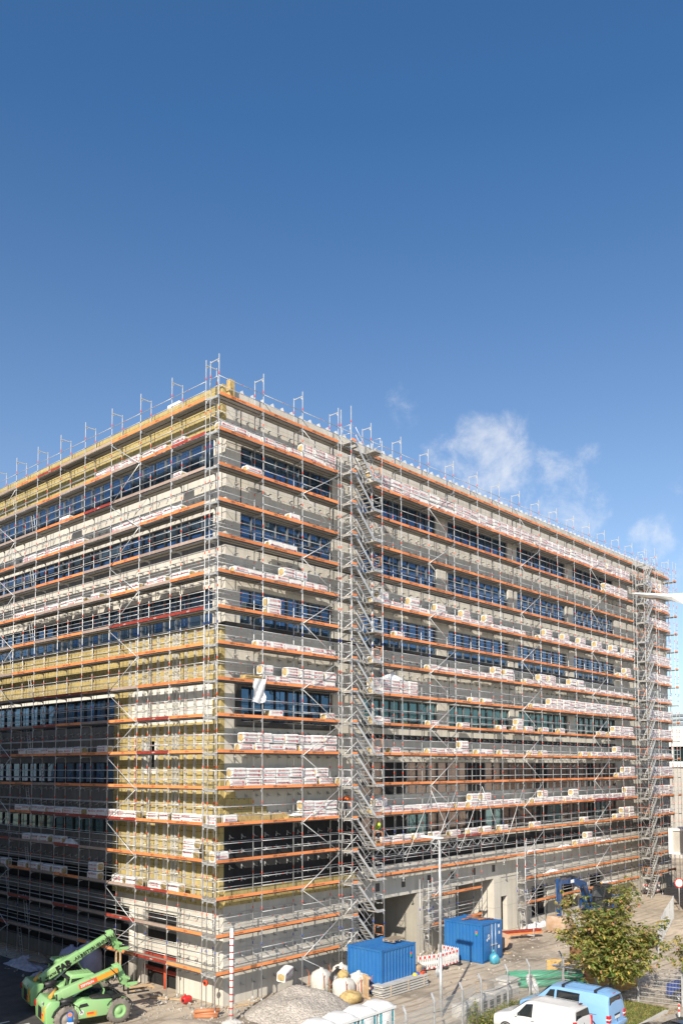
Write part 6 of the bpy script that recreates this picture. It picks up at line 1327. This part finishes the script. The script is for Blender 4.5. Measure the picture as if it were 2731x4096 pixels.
for i, (x, y, w, d, h, l) in enumerate([(3.6, -12.6, 1.6, 1.0, .8, 'low green shrub at the fence beside the toilets'), (5.6, -12.3, 1.8, 1.0, .9, 'low green shrub at the fence left of the climbing one'), (6.9, -11.9, .8, .8, 2.0, 'tall narrow climbing shrub on a fence post'), (7.8, -12.0, 2.0, 1.2, .95, 'green shrub at the fence right of the climbing one'),
        (9.5, -11.8, 2.2, 1.3, 1.0, 'green shrub at the fence in front of the white van'), (11.2, -11.7, 2.0, 1.2, .95, 'green shrub at the fence just left of the blue van nose'), (13.0, -11.9, 2.0, 1.2, .9, 'green shrub at the fence hidden behind the blue van'), (6.4, -13.2, 1.8, 1.1, .55, 'low ground cover shrub at the left end of the parking bay')]): shrub(l, x, y, w, d, h, 40+i, int(95*w*d*max(h, .7)))
M['turf'] = mat('turf_soil', (.10, .11, .03), .95, var=.3, scale=1.5, bump=.5, bscale=30, col2=(.17, .14, .06))
g = MB().add([(3.0, -11.9, .018), (13.4, -11.5, .018), (16.6, -11.7, .018), (17.7, -15.5, .018), (17.6, -17.4, .018), (13.2, -17.4, .018), (12.9, -12.7, .018), (3.0, -13.6, .018)], [tuple(reversed(range(8)))]).build('lawn', M['turf']); tag(g, 'strip of grass between the vans and the fence', 'lawn', kind='structure')
mb = MB(); r = random.Random(21)
for i in range(9000):
    x, y = (r.uniform(13.0, 17.6), r.uniform(-17.4, -12.0)) if i < 7200 else (r.uniform(3.0, 13.2), r.uniform(-13.3, -11.7)); a = r.uniform(0, 6.3); h = r.uniform(.04, .13); dx, dy = math.cos(a)*.02, math.sin(a)*.02; lx, ly = r.gauss(0, .04), r.gauss(0, .04)
    mb.add([(x-dx, y-dy, .018), (x+dx, y+dy, .018), (x+lx, y+ly, h)], [(0, 1, 2)], r.choices((0, 1, 2), (5, 4, 1))[0])
for i in range(420): x, y = r.uniform(12.9, 17.8), r.uniform(-18.1, -13.0); a = r.uniform(0, 6.3); c_, s_ = math.cos(a)*.07, math.sin(a)*.07; mb.add([(x-c_, y-s_, .03), (x+s_*.5, y-c_*.5, .04), (x+c_, y+s_, .05), (x-s_*.5, y+c_*.5, .04)], [(0, 1, 2, 3)], r.choice((2, 3, 3, 4)))
tag(mb.build('grass', LEAF), 'short grass with fallen yellow leaves beside the blue van', 'grass', kind='stuff')

# ------------------------------------------------------------------ two workers on the scaffold
def person(label, loc, rz, joints, cloth, helmet):
    """one skinned body; clothing by height along the body, helmet a part"""
    t = thing('person', label, 'person', loc, rz); names = list(joints); me = bpy.data.meshes.new('body')
    par = {'chest': 'pelvis', 'neck': 'chest', 'head': 'neck', 'crown': 'head', 'hip_l': 'pelvis', 'knee_l': 'hip_l', 'ankle_l': 'knee_l', 'toe_l': 'ankle_l', 'hip_r': 'pelvis', 'knee_r': 'hip_r', 'ankle_r': 'knee_r', 'toe_r': 'ankle_r',
           'shoulder_l': 'chest', 'elbow_l': 'shoulder_l', 'wrist_l': 'elbow_l', 'hand_l': 'wrist_l', 'shoulder_r': 'chest', 'elbow_r': 'shoulder_r', 'wrist_r': 'elbow_r', 'hand_r': 'wrist_r'}
    rad = {'pelvis': .16, 'chest': .18, 'neck': .065, 'head': .10, 'crown': .085, 'hip': .10, 'knee': .07, 'ankle': .05, 'toe': .045, 'shoulder': .075, 'elbow': .052, 'wrist': .038, 'hand': .04}
    me.from_pydata([joints[k] for k in names], [(names.index(k), names.index(p)) for k, p in par.items()], []); o = bpy.data.objects.new('body', me); C.objects.link(o)
    o.modifiers.new('skin', 'SKIN'); sv = me.skin_vertices[0].data
    for i, k in enumerate(names): q = rad[k.split('_')[0]]; sv[i].radius = (q, q*.8 if k in ('pelvis', 'chest') else q); sv[i].use_root = k == 'pelvis'
    o.modifiers.new('smooth', 'SUBSURF').levels = 1
    m2 = bpy.data.meshes.new_from_object(o.evaluated_get(bpy.context.evaluated_depsgraph_get())); o.modifiers.clear(); o.data = m2; o.parent = t
    for m in cloth: m2.materials.append(m)
    J = {k: Vector(v) for k, v in joints.items()}
    for p in m2.polygons:
        k = min(J, key=lambda q: (J[q]-p.center).length-rad[q.split('_')[0]]*.6); p.use_smooth = True
        p.material_index = 2 if k in ('head', 'crown', 'neck', 'hand_l', 'hand_r') else 1 if k.split('_')[0] in ('hip', 'knee', 'ankle', 'toe', 'pelvis') else 0
    H = J['head'].lerp(J['crown'], .6); d = (J['crown']-J['head']).normalized(); Mx = Matrix.Translation(H) @ d.to_track_quat('Z', 'Y').to_matrix().to_4x4()
    MB().lathe([(.15, .0), (.125, .02), (.115, .09), (.07, .13), (0, .145)], 16, 0, Mx).build('helmet', helmet, t)
SK = mat('skin', (.50, .30, .21), .6); HV = mat('orange_workwear', (.80, .16, .03), .7); HY = mat('yellow_workwear', (.55, .75, .08), .7); TR = mat('dark_trousers', (.02, .022, .035), .8)
stand = dict(pelvis=(0, 0, .95), chest=(0, .01, 1.32), neck=(0, .02, 1.50), head=(0, .03, 1.62), crown=(0, .03, 1.74), hip_l=(.1, 0, .88), knee_l=(.11, .03, .5), ankle_l=(.11, -.02, .09), toe_l=(.12, .14, .04), hip_r=(-.1, 0, .88), knee_r=(-.12, .06, .5), ankle_r=(-.13, .0, .09), toe_r=(-.14, .16, .04),
             shoulder_l=(.2, 0, 1.42), elbow_l=(.27, .06, 1.14), wrist_l=(.22, .26, 1.02), hand_l=(.19, .34, 1.0), shoulder_r=(-.2, 0, 1.42), elbow_r=(-.26, .05, 1.14), wrist_r=(-.2, .25, 1.0), hand_r=(-.17, .33, .98))
bend = dict(stand, chest=(0, .28, 1.18), neck=(0, .42, 1.27), head=(0, .53, 1.30), crown=(0, .64, 1.33), shoulder_l=(.2, .34, 1.2), elbow_l=(.24, .42, .92), wrist_l=(.18, .55, .72), hand_l=(.16, .6, .64), shoulder_r=(-.2, .34, 1.2), elbow_r=(-.24, .42, .92), wrist_r=(-.18, .55, .72), hand_r=(-.16, .6, .64))
person('worker in yellow vest and dark trousers standing on the deck right of the stair tower', (14.15, .42, Z(4)), R(60), stand, [HY, TR, SK], M['paint_white'])
person('worker in orange jacket bending forward on the deck behind the stair tower', (10.75, .40, Z(5)), R(-70), bend, [HV, TR, SK], M['paint_white'])
